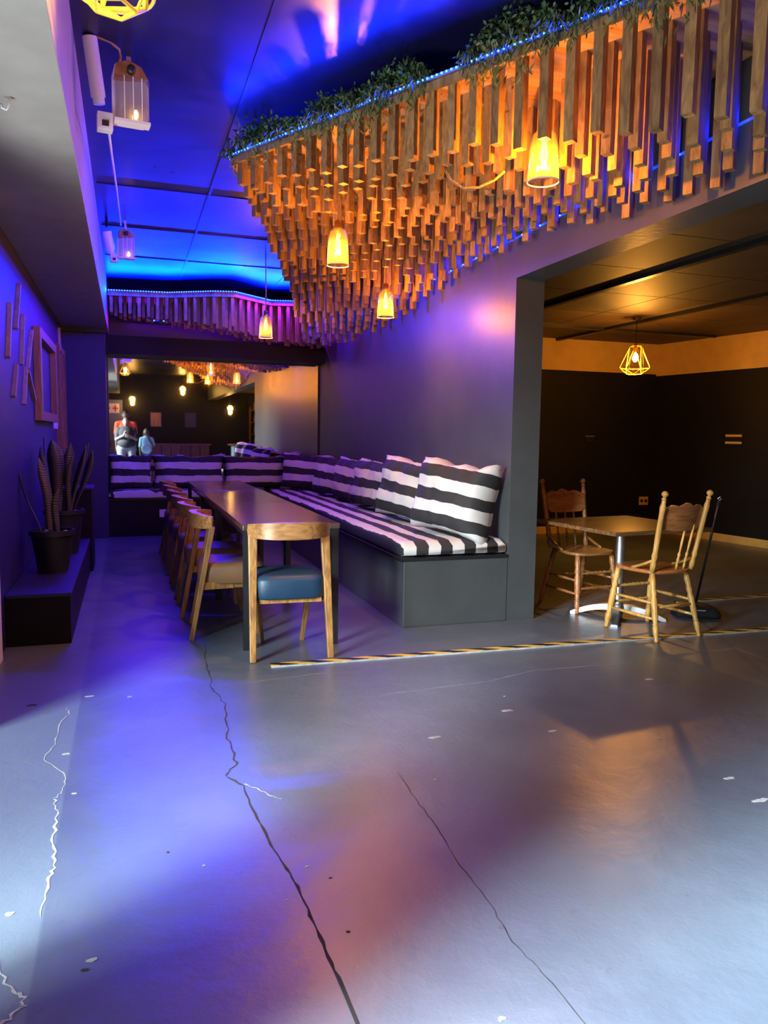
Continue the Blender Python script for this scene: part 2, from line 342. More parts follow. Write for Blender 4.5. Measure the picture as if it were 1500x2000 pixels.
# side room
for nm, b in (('wall_side_far', (XC, R2X+0.2, R2Y, R2Y+0.2)), ):
    o = struct(box(b[0], b[1], b[2], b[3], 0, 2.24).build(nm, WALLD), 'black far wall of the side room', 'wall')
    band = box(XC, R2X, R2Y-0.006, R2Y+0.1, 2.24, R2Z).build('painted_band', CREAM, o); band['label'] = 'cream painted band under the ceiling'
    box(XC, R2X, R2Y-0.02, R2Y, 0, 0.10).build('skirting', CREAM, o)
MR = Matrix.Translation((R2X, R2Y, 0)) @ Matrix.Rotation(math.radians(8), 4, 'Z')
o = struct(MB().box(0, 0.2, -14.2, 0.3, 0, 2.24, MR).build('wall_side_right', WALLD), 'black right wall of the side room', 'wall')
MB().box(-0.006, 0.1, -14.2, 0, 2.24, R2Z, MR).build('painted_band', CREAM, o)['label'] = 'cream painted band under the ceiling'
MB().box(-0.03, 0.0, -14.2, 0, 2.215, 2.245, MR).build('picture_rail', CREAM, o)
MB().box(-0.02, 0.0, -14.2, 0, 0, 0.10, MR).build('skirting', CREAM, o)
o = struct(box(XC, 9.2, YB, R2Y+0.2, R2Z+0.02, R2Z+0.12).build('ceiling_side', BLACK), 'dark panelled ceiling of the side room', 'ceiling')
xs = [XC, 4.05, 4.85, 5.55, 6.6, 7.6, 9.2]; ys = [-5, -3.8, -2.6, -1.4, -.2, 1.0, 2.2, 3.4, 4.35, 5.3, 6.25, 7.2, 8.2, R2Y]
for i in range(len(xs)-1):
    for j in range(len(ys)-1):
        box(xs[i]+0.006, xs[i+1]-0.006, ys[j]+0.006, ys[j+1]-0.006, R2Z, R2Z+0.03).build('panel', CEIL2, o)
for x in (4.05, 5.55): box(x-0.03, x+0.03, YB, R2Y-0.01, R2Z-0.035, R2Z).build('batten', BLACK, o)
box(XC, R2X, 8.17, 8.23, R2Z-0.03, R2Z).build('batten', BLACK, o)

# ---- cracks and chips in the floor, thin pieces lying in the concrete
def ribbon(name, pts, wid, mt, jit=0.006, sub=6, z=0.0012):
    P = []
    for (a, b) in zip(pts, pts[1:]):
        for i in range(sub): P.append(Vector((a[0]+(b[0]-a[0])*i/sub, a[1]+(b[1]-a[1])*i/sub, 0)))
    P.append(Vector((*pts[-1], 0))); mb = MB(); vs = []; n = len(P)
    for i, p in enumerate(P):
        t = (P[min(i+1, n-1)]-P[max(i-1, 0)]).normalized(); nn = Vector((-t.y, t.x, 0))
        c = p + nn*random.uniform(-jit, jit); k = wid*random.uniform(0.35, 1.3)*(0.3 if i in (0, n-1) else 1)
        vs += [c+nn*k/2+Vector((0, 0, z)), c-nn*k/2+Vector((0, 0, z))]
    mb.add(vs, [(2*i, 2*i+1, 2*i+3, 2*i+2) for i in range(n-1)])
    return mb.build(name, mt, fl)
ribbon('crack', [(0.436, 4.786), (0.409, 4.348), (0.392, 3.979), (0.431, 3.688), (0.4, 3.386), (0.388, 3.18), (0.393, 2.992), (0.342, 2.876)], 0.007, CRACKD, 0.009)
ribbon('crack', [(0.342, 2.876), (0.389, 2.78), (0.396, 2.553), (0.416, 2.337), (0.439, 2.183), (0.451, 2.037), (0.457, 1.847), (0.462, 1.685), (0.468, 1.2)], 0.0085, CRACKD, 0.003)
ribbon('crack', [(0.391, 2.793), (0.432, 2.745), (0.475, 2.668), (0.506, 2.63)], 0.005, CRACKL, 0.004)
ribbon('crack', [(-0.297, 3.848), (-0.279, 3.751), (-0.312, 3.627), (-0.307, 3.414), (-0.342, 3.236), (-0.254, 3.087), (-0.242, 2.927), (-0.273, 2.873)], 0.005, CRACKL, 0.007)
ribbon('crack', [(-0.273, 2.873), (-0.249, 2.749), (-0.248, 2.572), (-0.23, 2.411), (-0.24, 2.316), (-0.243, 2.15)], 0.008, CRACKL, 0.007)
ribbon('crack', [(-0.33, 2.0), (-0.291, 1.884), (-0.249, 1.836), (-0.246, 1.81), (-0.281, 1.772), (-0.33, 1.7)], 0.008, CRACKL, 0.008)
ribbon('crack', [(0.985, 2.74), (0.969, 2.499), (0.97, 2.342), (0.95, 2.049), (0.948, 1.833), (0.93, 1.678), (0.948, 1.552), (0.956, 1.3)], 0.0028, CRACKD, 0.004)
ribbon('crack', [(1.20, 3.60), (1.848, 3.65), (2.155, 3.753), (2.787, 3.728), (3.642, 3.82), (3.634, 3.543)], 0.004, CRACKL, 0.002)
ribbon('crack', [(0.40, 3.98), (0.62, 3.98), (0.95, 4.03), (1.2, 4.0)], 0.004, CRACKL, 0.006)
def chip(x, y, r, mt, st=1.0, ang=0.0):
    n = 9; pts = [(x+math.cos(2*PI*i/n+ang)*r*st*random.uniform(.6, 1.2), y+math.sin(2*PI*i/n+ang)*r*random.uniform(.5, 1.2)) for i in range(n)]
    MB().prism(pts, 0.0, 0.0015).build('chip', mt, fl)
for px_, py_, r, mt, st in [(175, 1360, .02, CRACKL, 1.8), (253, 1361, .012, CRACKL, 1.6), (60, 1378, .02, CRACKD, 2.5), (130, 1472, .018, CRACKL, 1.4), (328, 1665, .010, CRACKD, 1), (398, 1691, .008, CRACKL, 1),
                       (1270, 1327, .022, CRACKL, 2.2), (1290, 1442, .016, CRACKL, 1.6), (1485, 1563, .026, CRACKL, 2.2), (985, 1360, .008, CRACKL, 1), (850, 1522, .006, CRACKL, 1), (980, 1990, .014, CRACKL, 1.3),
                       (560, 1758, .006, CRACKL, 1), (180, 1875, .014, CRACKL, 1.6), (165, 1895, .012, CRACKD, 1.5), (990, 1388, .022, CRACKL, 2.6), (1080, 1428, .016, CRACKL, 3.0), (600, 1693, .008, CRACKL, 1.5),
                       (145, 1550, .010, CRACKL, 1.6), (20, 1785, .018, CRACKL, 1.4), (645, 1715, .006, CRACKD, 2), (680, 1820, .007, CRACKD, 1.5), (1425, 1520, .02, CRACKL, 2.6), (850, 1440, .02, CRACKL, 2.5)]:
    p = pz(px_, py_, 0); chip(p.x, p.y, r*0.6, mt, st)

# ================================================================== built-in benches
bn = thing('built_in_bench', 'charcoal built-in bench along the right wall', 'bench', (XR, YE, 0))
box(1.777-XR, -0.002, 0, 10.16-YE, 0, 0.46).build('plinth', WALL, bn, bevel=0.006)
box(1.75-XR, -0.002, -0.005, 10.16-YE, 0.46, 0.482).build('seat_board', BLACK, bn)
bf = thing('built_in_bench', 'black built-in bench under the mirror', 'bench', (0.75, 10.18, 0))
box(-0.985, 1.82, 0.002, 0.45, 0, 0.46).build('plinth', WALLD, bf)
box(-0.985, 1.82, -0.015, 0.45, 0.462, 0.482).build('seat_board', BLACK, bf)
o = tag(box(-0.05, 0.05, -0.012, 0, -0.05, 0.05).build('socket_plate', WHITEP, bevel=0.004, loc=(0.425, 10.18, 0.29)), 'square white socket plate on the black bench front', 'socket')
def mattress(name, L_, W_, T_, mt, label, loc, rz, seed):
    random.seed(seed); n = max(20, int(L_*14)); prof = []; k = 5
    for cx, cz, a0 in ((W_/2-.035, T_-.035, 0), (-W_/2+.035, T_-.035, 90), (-W_/2+.02, .02, 180), (W_/2-.02, .02, 270)):
        r = .035 if cz > .03 else .02
        if a0 == 90:
            for i in range(1, 18): prof.append((W_/2-.035 - (W_-.07)*i/18, T_, 1))
        for i in range(k+1):
            a = math.radians(a0+90*i/k); prof.append((cx+r*math.cos(a), cz+r*math.sin(a), 1 if cz > .03 else 0))
    mb = MB(); P = len(prof)
    for i in range(n+1):
        y = L_*i/n; e = min(1.0, (min(y, L_-y)+0.0)/0.04); sq = 0.55+0.45*math.sqrt(max(0, 1-(1-e)**2))
        for (x, z, top) in prof:
            w_ = 0.010*noise.noise((x*4, y*2.2, seed))*top + 0.005*noise.noise((x*11, y*7, seed+3))*top
            mb.v.append((x*(0.985+0.015*sq), y, T_*0.35+(z-T_*0.35)*sq+w_))
    for i in range(n):
        mb.f += [(i*P+j, i*P+(j+1) % P, (i+1)*P+(j+1) % P, (i+1)*P+j) for j in range(P)]
    mb.f.append(tuple(reversed(range(P)))); mb.f.append(tuple(n*P+j for j in range(P)))
    o = mb.build(name, mt, smooth=True, loc=loc, rot=(0, 0, rz)); return tag(o, label, 'mattress')
mattress('bench_mattress', 5.26, 0.79, 0.105, MATX, 'long striped mattress on the right-hand bench', (2.165, 4.88, 0.484), 0, 3)
mattress('bench_mattress', 1.98, 0.42, 0.105, MATN, 'shorter striped mattress on the bench under the mirror', (1.75, 10.39, 0.484), PI/2, 5)

def cushion(W_, H_, T_, seed, puff=1.0):
    mb = MB(); n, k = 26, 18
    def pt(u, v, s):
        x, z = u*W_/2, v*H_/2
        b = max(0, (1-u**4)*(1-v**4))**0.5
        pin = 1+0.07*u*u*v*v - 0.07*(1-u*u)*v*v - 0.05*(1-v*v)*u*u
        y = s*(T_*0.15 + T_*0.40*b*puff)
        wr = 0.022*noise.noise((x*6+seed, z*8, s*2+seed))*(0.3+b) + 0.016*noise.noise((x*15+seed, z*4+x*6, seed)) + 0.012*math.sin(u*13+seed+v*2)*(1-b)*0.8
        top = 0.035*noise.noise((u*2.4+seed*3, v, seed))*(v*0.5+0.5)
        return (x*pin, y+wr, z*pin+top)
    idx = {}
    for s in (-1, 1):
        for i in range(n+1):
            for j in range(k+1):
                idx[(s, i, j)] = len(mb.v); mb.v.append(pt(-1+2*i/n, -1+2*j/k, s))
        for i in range(n):
            for j in range(k):
                q = (idx[(s, i, j)], idx[(s, i+1, j)], idx[(s, i+1, j+1)], idx[(s, i, j+1)])
                mb.f.append(q if s < 0 else tuple(reversed(q)))
    ring = [(i, 0) for i in range(n)]+[(n, j) for j in range(k)]+[(i, k) for i in range(n, 0, -1)]+[(0, j) for j in range(k, 0, -1)]
    for a, b in zip(ring, ring[1:]+ring[:1]):
        mb.f.append((idx[(-1, *b)], idx[(-1, *a)], idx[(1, *a)], idx[(1, *b)]))
    return mb
def put_cushion(label, ends, z, H_, T_, lean, seed, roll=0.0, group=None, mt=CUSH):
    (xa, ya), (xb, yb) = ends; W_ = math.hypot(xb-xa, yb-ya); rz = math.atan2(yb-ya, xb-xa)
    o = cushion(W_, H_, T_, seed).build('cushion', mt, smooth=True)
    seam = MB(); R = [(-1, -1), (1, -1), (1, 1), (-1, 1)]
    o.rotation_euler = Euler((lean, roll, rz), 'XYZ'); o.location = ((xa+xb)/2, (ya+yb)/2, z+H_/2*math.cos(lean))
    return tag(o, label, 'cushion', group)
G = 'striped bench cushions'
# along the right wall, near to far (front face towards the room: local -Y)
yy = [(2.17, 5.52, 2.42, 4.90), (2.19, 6.46, 2.42, 5.66), (2.24, 7.46, 2.40, 6.68), (2.26, 8.30, 2.40, 7.54), (2.24, 9.15, 2.40, 8.38)]
LB = ['largest striped cushion at the near end of the bench', 'striped cushion second from the near bench end', 'striped cushion in the middle of the right-hand row', 'striped cushion fourth from the near bench end', 'striped cushion fifth in the row, lying low against the wall']
for i, (xa, ya, xb, yb) in enumerate(yy):
    put_cushion(LB[i], ((xa, ya), (xb, yb)), (0.605, 0.605, .612, .612, .612)[i], (0.52, 0.50, 0.45, 0.43, 0.43)[i], (.32, .32, .30, .28, .28)[i], -0.20, 11+i*3.7, (0.085, 0.10, 0.03, 0.05, 0.03)[i], G)
put_cushion('crumpled striped cushion in the corner beside the mirror', ((1.98, 10.12), (2.46, 9.62)), 0.60, 0.46, 0.24, -0.22, 41, 0.03, G)
put_cushion('striped back cushion next to the dark column', ((-0.22, 10.46), (0.29, 10.46)), 0.585, 0.43, 0.22, -0.12, 51, 0, G)
put_cushion('widest striped back cushion under the mirror', ((0.33, 10.46), (1.21, 10.46)), 0.585, 0.43, 0.22, -0.12, 57, 0, G)
put_cushion('striped back cushion under the mirror, nearest the corner', ((1.24, 10.46), (2.04, 10.46)), 0.585, 0.42, 0.22, -0.12, 63, 0, G)
# mirror
mr = thing('wall_mirror', 'large wall mirror above the far bench', 'mirror', (1.16, 10.64, 0.5))
box(-1.39, 1.39, -0.012, -0.004, 0.0, 1.79).build('glass', MIRROR, mr)
box(-1.395, -1.375, -0.03, 0.0, -0.0, 1.79).build('frame', BLACK, mr)
box(-1.375, 1.375, -0.03, 0.0, 0.46, 0.50).build('frame', BARWOOD, mr)

# ================================================================== long table and its chairs
def table(y0, y1, label):
    t = thing('dining_table', label, 'table', (0.945, y0, 0), 0, 'black dining tables pushed end to end'); L_ = y1-y0-0.004; hw = 0.30
    box(-hw, hw, 0, L_, 0.735, 0.77).build('tabletop', TABLETOP, t, bevel=0.004)
    a = MB().box(-hw+.03, hw-.03, .03, .055, .685, .735).box(-hw+.03, hw-.03, L_-.055, L_-.03, .685, .735)
    a.box(-hw+.03, -hw+.055, .055, L_-.055, .685, .735).box(hw-.055, hw-.03, .055, L_-.055, .685, .735); a.build('apron', BLACK, t)
    for x in (-hw+.005, hw-.045):
        for y in (.01, L_-.05): box(x, x+.04, y, y+.04, 0, .735).build('leg', BLACK, t)
table(4.58, 6.13, 'dark-topped table nearest the camera, black metal legs')
table(6.13, 7.44, 'dark-topped table in the middle of the long row')
table(7.44, 9.05, 'dark-topped table farthest along the row, below the mirror')
def dining_chair(label, loc, rz, leather):
    c = thing('dining_chair', label, 'chair', loc, rz, 'curved-back dining chairs at the long table')
    s = MB(); n = 10
    for sz, (z, k) in enumerate(((0.352, .96), (0.362, 1.0), (0.455, 1.0), (0.482, .95), (0.492, .75))):
        for i in range(28):
            a = 2*PI*i/28; ca, sa = math.cos(a), math.sin(a); e = 0.38
            s.v.append((math.copysign(abs(ca)**e, ca)*0.215*k, 0.02+math.copysign(abs(sa)**e, sa)*0.215*k, z))
    for q in range(4): s.f += [(q*28+j, q*28+(j+1) % 28, q*28+28+(j+1) % 28, q*28+28+j) for j in range(28)]
    s.f += [tuple(reversed(range(28))), tuple(range(112, 140))]
    s.build('seat', leather, c, smooth=True)
    MB().box(-.185, .185, -.16, .20, .325, .355).build('seat_frame', RUBBER, c)
    # crescent rail: flat band bent around the back, taller in the middle
    r = MB(); K = 18
    for i in range(K+1):
        a = math.radians(200 + 140*i/K); hh = 0.038+0.012*math.sin(PI*i/K); tw = 0.013+0.012*math.sin(PI*i/K)
        cx, cy = 0.245*math.cos(a), -0.035+0.185*math.sin(a); nx, ny = math.cos(a), math.sin(a)
        zc = 0.752+0.006*math.sin(PI*i/K)
        for d, z in ((tw, -hh), (tw+.004, 0), (tw, hh), (-tw, hh), (-tw, -hh)): r.v.append((cx+nx*d, cy+ny*d, zc+z))
    for i in range(K): r.f += [(i*5+j, i*5+(j+1) % 5, i*5+5+(j+1) % 5, i*5+5+j) for j in range(5)]
    r.f += [(4, 3, 2, 1, 0), tuple(K*5+j for j in range(5))]
    r.build('backrest_rail', WALNUT, c, auto=True)
    for sx in (-1, 1):
        MB().bar((sx*.228, -.235, 0), (sx*.215, -.100, .725), .030, .034, (1, 0, 0), .036, .052).build('rear_leg', RUBBER, c, bevel=.004)
        MB().bar((sx*.125, .195, 0), (sx*.165, .165, .33), .026, .026, (1, 0, 0), .038, .036).build('front_leg', RUBBER, c, bevel=.004)
        MB().bar((sx*.218, -.175, .345), (sx*.18, .03, .345), .022, .045).build('side_rail', RUBBER, c)
    return c
dining_chair('blue-seated dining chair at the near end of the table', (0.905, 4.555, 0), -0.05, BLUEL)
NTH = ['nearest', 'second', 'third', 'fourth', 'fifth', 'farthest']
proto = dining_chair('tan-seated dining chair nearest the camera on the table side', (0.618, 5.13, 0), -PI/2-0.08, TANL)
for i in range(1, 6):
    dup(proto, (0.590-0.006*i, 5.13+0.66*i, 0), -PI/2+random.uniform(-.05, .03), 'dining chair on the table side, %s from the camera' % NTH[i])

# ================================================================== slat canopy
CZ = 2.95
A0, A1, A2 = Vector((0.633, 4.847)), Vector((2.57, 1.385)), Vector((2.17, 9.62))
edge_z = [(1.3, 2.44), (2.2, 2.47), (2.64, 2.52), (3.13, 2.58), (3.45, 2.65), (4.08, 2.73), (4.85, 2.79), (5.19, 2.84), (6.33, 2.80), (7.13, 2.73), (8.45, 2.48), (9.6, 2.38)]
wall_z = [(1.3, 2.42), (2.6, 2.405), (3.0, 2.41), (4.0, 2.54), (4.47, 2.58), (5.1, 2.60), (5.86, 2.52), (6.8, 2.45), (8.5, 2.41), (9.6, 2.35)]
def edge_x(y):
    if y < A0.y: return A0.x+(A1.x-A0.x)*(A0.y-y)/(A0.y-A1.y)
    return A0.x+(A2.x-A0.x)*(y-A0.y)/(A2.y-A0.y)
LAMPS = [pix(1062, 310, 3.40), pix(660, 486, 4.75), pix(753, 595, 6.3), pix(519, 640, 7.8)]
can = thing('slat_canopy', 'large wooden canopy of hanging pine slats over the opening', 'canopy', (1.9, 4.8, CZ))
poly = [(A0.x, A0.y), (A1.x-0.01, A1.y+0.02), (XR-0.005, 9.62), (A2.x, A2.y)]
OC = Vector((1.9, 4.8, CZ))
bd = MB().prism([(x-OC.x, y-OC.y) for x, y in poly], 0.0, 0.025).build('board', BOARD, can)
u = (A1-A0).normalized(); v = Vector((u.y*-1, u.x))          # along the front edge / into the canopy
if v.x < 0: v = -v
# fascia along the front and the left edge
def fascia(a, b, h=0.035):
    a3, b3 = Vector((a.x, a.y, CZ-0.01))-OC, Vector((b.x, b.y, CZ-0.01))-OC
    MB().bar(a3, b3, 0.02, h, (0, 0, 1)).build('fascia', PINE, can)
fascia(A0, A1-u*0.03); fascia(A0, A2)
slats = []; row = 0; t = 0.035
while t < 3.6:
    sdist = -3.0+(0.0, 0.085, 0.035, 0.108)[row % 4]
    while sdist < 7.5:
        P = A0 + u*sdist + v*t
        sdist += 0.122
        if P.y < 1.35 or P.y > 9.58 or P.x > XR-0.045: continue
        ex = edge_x(P.y)
        if P.x < ex+0.03: continue
        if any((P-Vector((l.x, l.y))).length < (0.13 if k != 2 else 0.10) for k, l in enumerate(LAMPS[:3])): continue
        w_ = (P.x-ex)/max(0.05, XR-ex)
        z = interp(edge_z, P.y)*(1-w_)+interp(wall_z, P.y)*w_
        z += random.uniform(-0.022, 0.022)
        slats.append((P.x, P.y, z))
    t += 0.165; row += 1
def shows(s):
    d = Vector((s[0], s[1], 2.7))-CAM; zc = d.dot(_F); fx = 750+F_PX*d.dot(CR)/zc
    vis = 1.0 if fx < 1540 else 0.02
    return -vis*(CZ-s[2])/(zc*zc)
slats.sort(key=shows)
proto_slat = MB().box(-.021, .021, -.021, .021, -1, 0).mesh('slat', PINE)
ang = math.atan2(u.y, u.x)
for (x, y, z) in slats[:300]:
    o = bpy.data.objects.new('slat', proto_slat); COL.objects.link(o); o.parent = can
    o.location = Vector((x, y, CZ))-OC; o.scale = (1, 1, CZ-z); o.rotation_euler = (0, 0, ang+random.uniform(-.02, .02))
if len(slats) > 300:
    r = MB(); R_ = Matrix.Rotation(ang, 4, 'Z')
    for (x, y, z) in slats[300:]:
        M = Matrix.Translation(Vector((x, y, CZ))-OC) @ R_; r.box(-.021, .021, -.021, .021, z-CZ, 0, M)
    o = r.build('remaining_slats', PINE, can); o['kind'] = 'stuff'
# led tape along the front edge and along the wall
def led(parent, O, pts, gap=0.028, size=0.007, out=Vector((0, 0, 0))):
    d = MB(); tp = MB()
    P = [Vector(p)-O for p in pts]
    for a, b in zip(P, P[1:]):
        tp.bar(a, b, 0.006, 0.012); n = max(1, int((b-a).length/gap))
        for i in range(n):
            c = a.lerp(b, (i+.5)/n)+out*0.006; d.box(c.x-size/2, c.x+size/2, c.y-size/2, c.y+size/2, c.z-size/2, c.z+size/2)
    tp.build('led_tape', LEDT, parent); d.build('led_diodes', LEDM, parent)
nrm = Vector((-v.x, -v.y, 0))
def e3(p, off, z): return Vector((p.x, p.y, z))+nrm*off
led(can, OC, [e3(A0+u*0.02, 0.018, CZ+0.02), e3(A1-u*0.1, 0.018, CZ+0.02)], out=nrm)
led(can, OC, [(XR-0.006, 2.2, 2.69), (XR-0.006, 9.55, 2.66)], gap=0.12, out=Vector((-1, 0, 0)))
strip_light('canopy_edge_led', e3(A0+u*0.05, 0.07, CZ-0.005), e3(A1-u*0.4, 0.07, CZ-0.005), (nrm.x, nrm.y, 0.10), 48)
n2 = Vector((-(A2.y-A0.y), A2.x-A0.x, 0)).normalized()
led(can, OC, [Vector((A0.x, A0.y, CZ+0.02))+n2*.018, Vector((A2.x, A2.y, CZ+0.02))+n2*.018], out=n2)
strip_light('canopy_side_led', Vector((A0.x, A0.y, CZ+0.01))+n2*.05, Vector((A2.x, A2.y, CZ+0.01))+n2*.05, (n2.x, n2.y, -0.22), 150, spread=120)
strip_light('canopy_wall_led', (XR-0.02, 2.2, 2.69), (XR-0.02, 9.5, 2.66), (-0.8, 0, -0.3), 42, 0.02)
# far canopy, above the mirror
FO = Vector((1.2, 10.3, CZ))
far = thing('slat_canopy', 'smaller slat canopy above the mirror with bright blue led edge', 'canopy', FO)
fe = [(-0.19, 9.83), (0.5, 9.72), (1.0, 9.42), (1.243, 9.36), (1.5, 9.58), (1.745, 9.78), (2.17, 9.66), (2.54, 9.65)]
fedge = [(x, y) for x, y in fe]
MB().prism([(x-FO.x, y-FO.y) for x, y in fe]+[(2.55-FO.x, 10.63-FO.y), (-0.19-FO.x, 10.63-FO.y)], 0, 0.025).build('board', BOARD, far)
for a, b in zip(fe, fe[1:]):
    MB().bar(Vector((*a, CZ))-FO, Vector((*b, CZ))-FO, 0.016, 0.06).build('fascia', PINE, far)
fz = [(-0.2, 2.73), (0.5, 2.66), (1.2, 2.57), (1.8, 2.50), (2.5, 2.46)]
for r_ in range(6):
    x = -0.15+(0.05 if r_ % 2 else 0)
    while x < 2.52:
        y = interp(fedge, x)+0.03+r_*0.13
        if y < 10.27:
            o = bpy.data.objects.new('slat', proto_slat); COL.objects.link(o); o.parent = far
            o.location = Vector((x, y, CZ))-FO; o.scale = (.85, .85, CZ-interp(fz, x)-random.uniform(-.02, .02)); o.rotation_euler = (0, 0, random.uniform(-.1, .1))
        x += 0.105
led(far, FO, [(x, y-0.016, CZ+0.03) for x, y in fe], gap=0.03, size=0.009, out=Vector((0, -1, 0)))
for i, (a, b) in enumerate(zip(fe, fe[1:])):
    strip_light('mirror_canopy_led_and_fill', (a[0], a[1]-0.035, CZ+0.03), (b[0], b[1]-0.035, CZ+0.03), (0, -0.75, 0.35), 135*math.hypot(b[0]-a[0], b[1]-a[1]))
    strip_light('mirror_canopy_led_and_fill', (a[0], a[1]-0.05, CZ), (b[0], b[1]-0.05, CZ), (0, 0.0, -1), (11 if a[0] > 1.1 else 10)*math.hypot(b[0]-a[0], b[1]-a[1]), col=VIOLET if a[0] > 1.1 else BLUE)  # added downward fill beside the tape, violet on the right to purple the cushions
led(far, FO, [(0.3, YM-0.005, 2.77), (2.5, YM-0.005, 2.77)], gap=0.12, size=0.012, out=Vector((0, -1, 0)))
strip_light('mirror_wall_led', (0.0, YM-0.03, 2.77), (2.5, YM-0.03, 2.77), (0, -0.6, -0.4), 24, 0.02, col=VIOLET)  # violet is an added tint; the diodes on this tape are blue

# ---- garlands lying on the canopy edge
def garland(s0, s1, nleaf, label, hang=0.0, seed=1):
    random.seed(seed); mb = MB(); c = A0+u*((s0+s1)/2); O = Vector((c.x, c.y, CZ+0.03)); L_ = s1-s0
    def leaf(p, d, l, w_):
        d = d.normalized(); q = d.cross(Vector((random.uniform(-1, 1), random.uniform(-1, 1), random.uniform(-1, 1)))).normalized(); m_ = p+d*l*0.5
        mb.add([p, m_+q*w_/2, p+d*l, m_-q*w_/2+d.cross(q)*w_*0.12], [(0, 1, 2), (0, 2, 3)])
    for i in range(nleaf):
        s_ = random.uniform(-L_/2, L_/2); e = 1-abs(2*s_/L_)**4; cl = 0.55+0.45*math.sin(s_*9+seed)
        off = min(.06, random.gauss(-0.035, 0.045)); h = random.betavariate(1.4, 1.8)*0.17*(0.35+0.65*e)*(0.6+0.4*cl)
        p = Vector((u.x*s_, u.y*s_, 0))+nrm*off+Vector((0, 0, h-0.02))
        leaf(p, Vector((random.gauss(0, 1), random.gauss(0, 1), random.gauss(.3, 1))), random.uniform(.018, .034), random.uniform(.010, .018))
    o = tag(mb.build('leaf_garland', LEAF, loc=O), label, 'garland', 'leaf garlands on the canopy edge')
    st = MB(); st.tube([Vector((u.x*s_, u.y*s_, 0))*1.0+nrm*0.02*math.sin(s_*7)+Vector((0, 0, .01)) for s_ in [(-.5+i/12)*L_ for i in range(13)]], .005, 6).build('stem', ROPE, o)
    mb = MB()
    for k in range(int(hang*L_)):
        s_ = random.uniform(-L_/2, L_/2); base = Vector((u.x*s_, u.y*s_, random.uniform(0, .04)))+nrm*random.uniform(.02, .075)
        ln = random.uniform(.05, .24)*(0.5+0.5*math.sin(s_*6+seed)**2)
        for q in range(7):
            p = base+Vector((random.gauss(0, .012), random.gauss(0, .012), -ln*q/7))
            leaf(p, Vector((random.gauss(0, .5), random.gauss(0, .5), -1)), random.uniform(.03, .05), .008)
    if hang: mb.build('hanging_leaves', LEAF2, o)
garland(-0.05, 0.62, 2600, 'leafy garland at the left corner of the slat canopy', 50, 2)
garland(0.62, 1.52, 4200, 'long leafy garland in the middle of the canopy edge', 130, 5)
garland(1.72, 2.25, 3000, 'bushy leafy garland left of the near hanging lamp', 170, 8)
garland(2.25, 3.05, 3600, 'leafy garland above the right end of the slats', 120, 11)

# ================================================================== lamps
def point(name, loc, power, col, r=0.03):
    l = bpy.data.lights.new(name, 'POINT'); l.energy = power; l.color = col; l.shadow_soft_size = r
    o = bpy.data.objects.new(name, l); COL.objects.link(o); o.location = loc; return o
def jar_lamp(p, label, power, ceil, R_=0.07, sc=1.0):
    t = thing('pendant_lamp', label, 'lamp', p, 0, 'glass jar pendant lamps'); h = ceil-p.z
    pr = [(.022, .155), (.024, .13), (.05, .10), (.062, .05), (R_, -.10), (R_-.004, -.10), (.058, .05), (.046, .096), (.02, .128)]
    g = MB().lathe([(r*sc, z*sc) for r, z in pr], 24, cap=False); g.build('glass_shade', GLASS, t, smooth=True)
    MB().tube([(R_*sc*math.cos(a), R_*sc*math.sin(a), -.10*sc) for a in [2*PI*i/24 for i in range(24)]], .0028, 6, closed=True).build('rim', WHITEP, t, smooth=True)
    MB().lathe([(.0, .17*sc), (.022*sc, .165*sc), (.024*sc, .10*sc), (.016*sc, .09*sc), (.0, .09*sc)], 14, cap=False).build('lamp_holder', BRASS, t, smooth=True)
    b = MB().lathe([(.001, -.03*sc), (.012*sc, -.018*sc), (.019*sc, .01*sc), (.018*sc, .03*sc), (.010*sc, .07*sc), (.008*sc, .09*sc)], 14).build('bulb', BULB, t, smooth=True)
    MB().tube([(0, 0, .165*sc), (.004, .003, h*.5), (0, 0, h)], .006, 8).build('rope', ROPE, t)
    point('pendant_light', p+Vector((0, 0, -0.055*sc)), power, WARM, 0.02)
    return t
jar_lamp(LAMPS[0], 'glass jar pendant lamp hanging nearest the opening', 68, CZ)
jar_lamp(LAMPS[1], 'glass jar pendant lamp at the middle of the slat canopy', 72, CZ, 0.068)
jar_lamp(LAMPS[2], 'glass jar pendant lamp half hidden behind slats by the wall', 58, CZ)
jar_lamp(LAMPS[3], 'glass pendant lamp in front of the canopy above the mirror', 26, ZC)
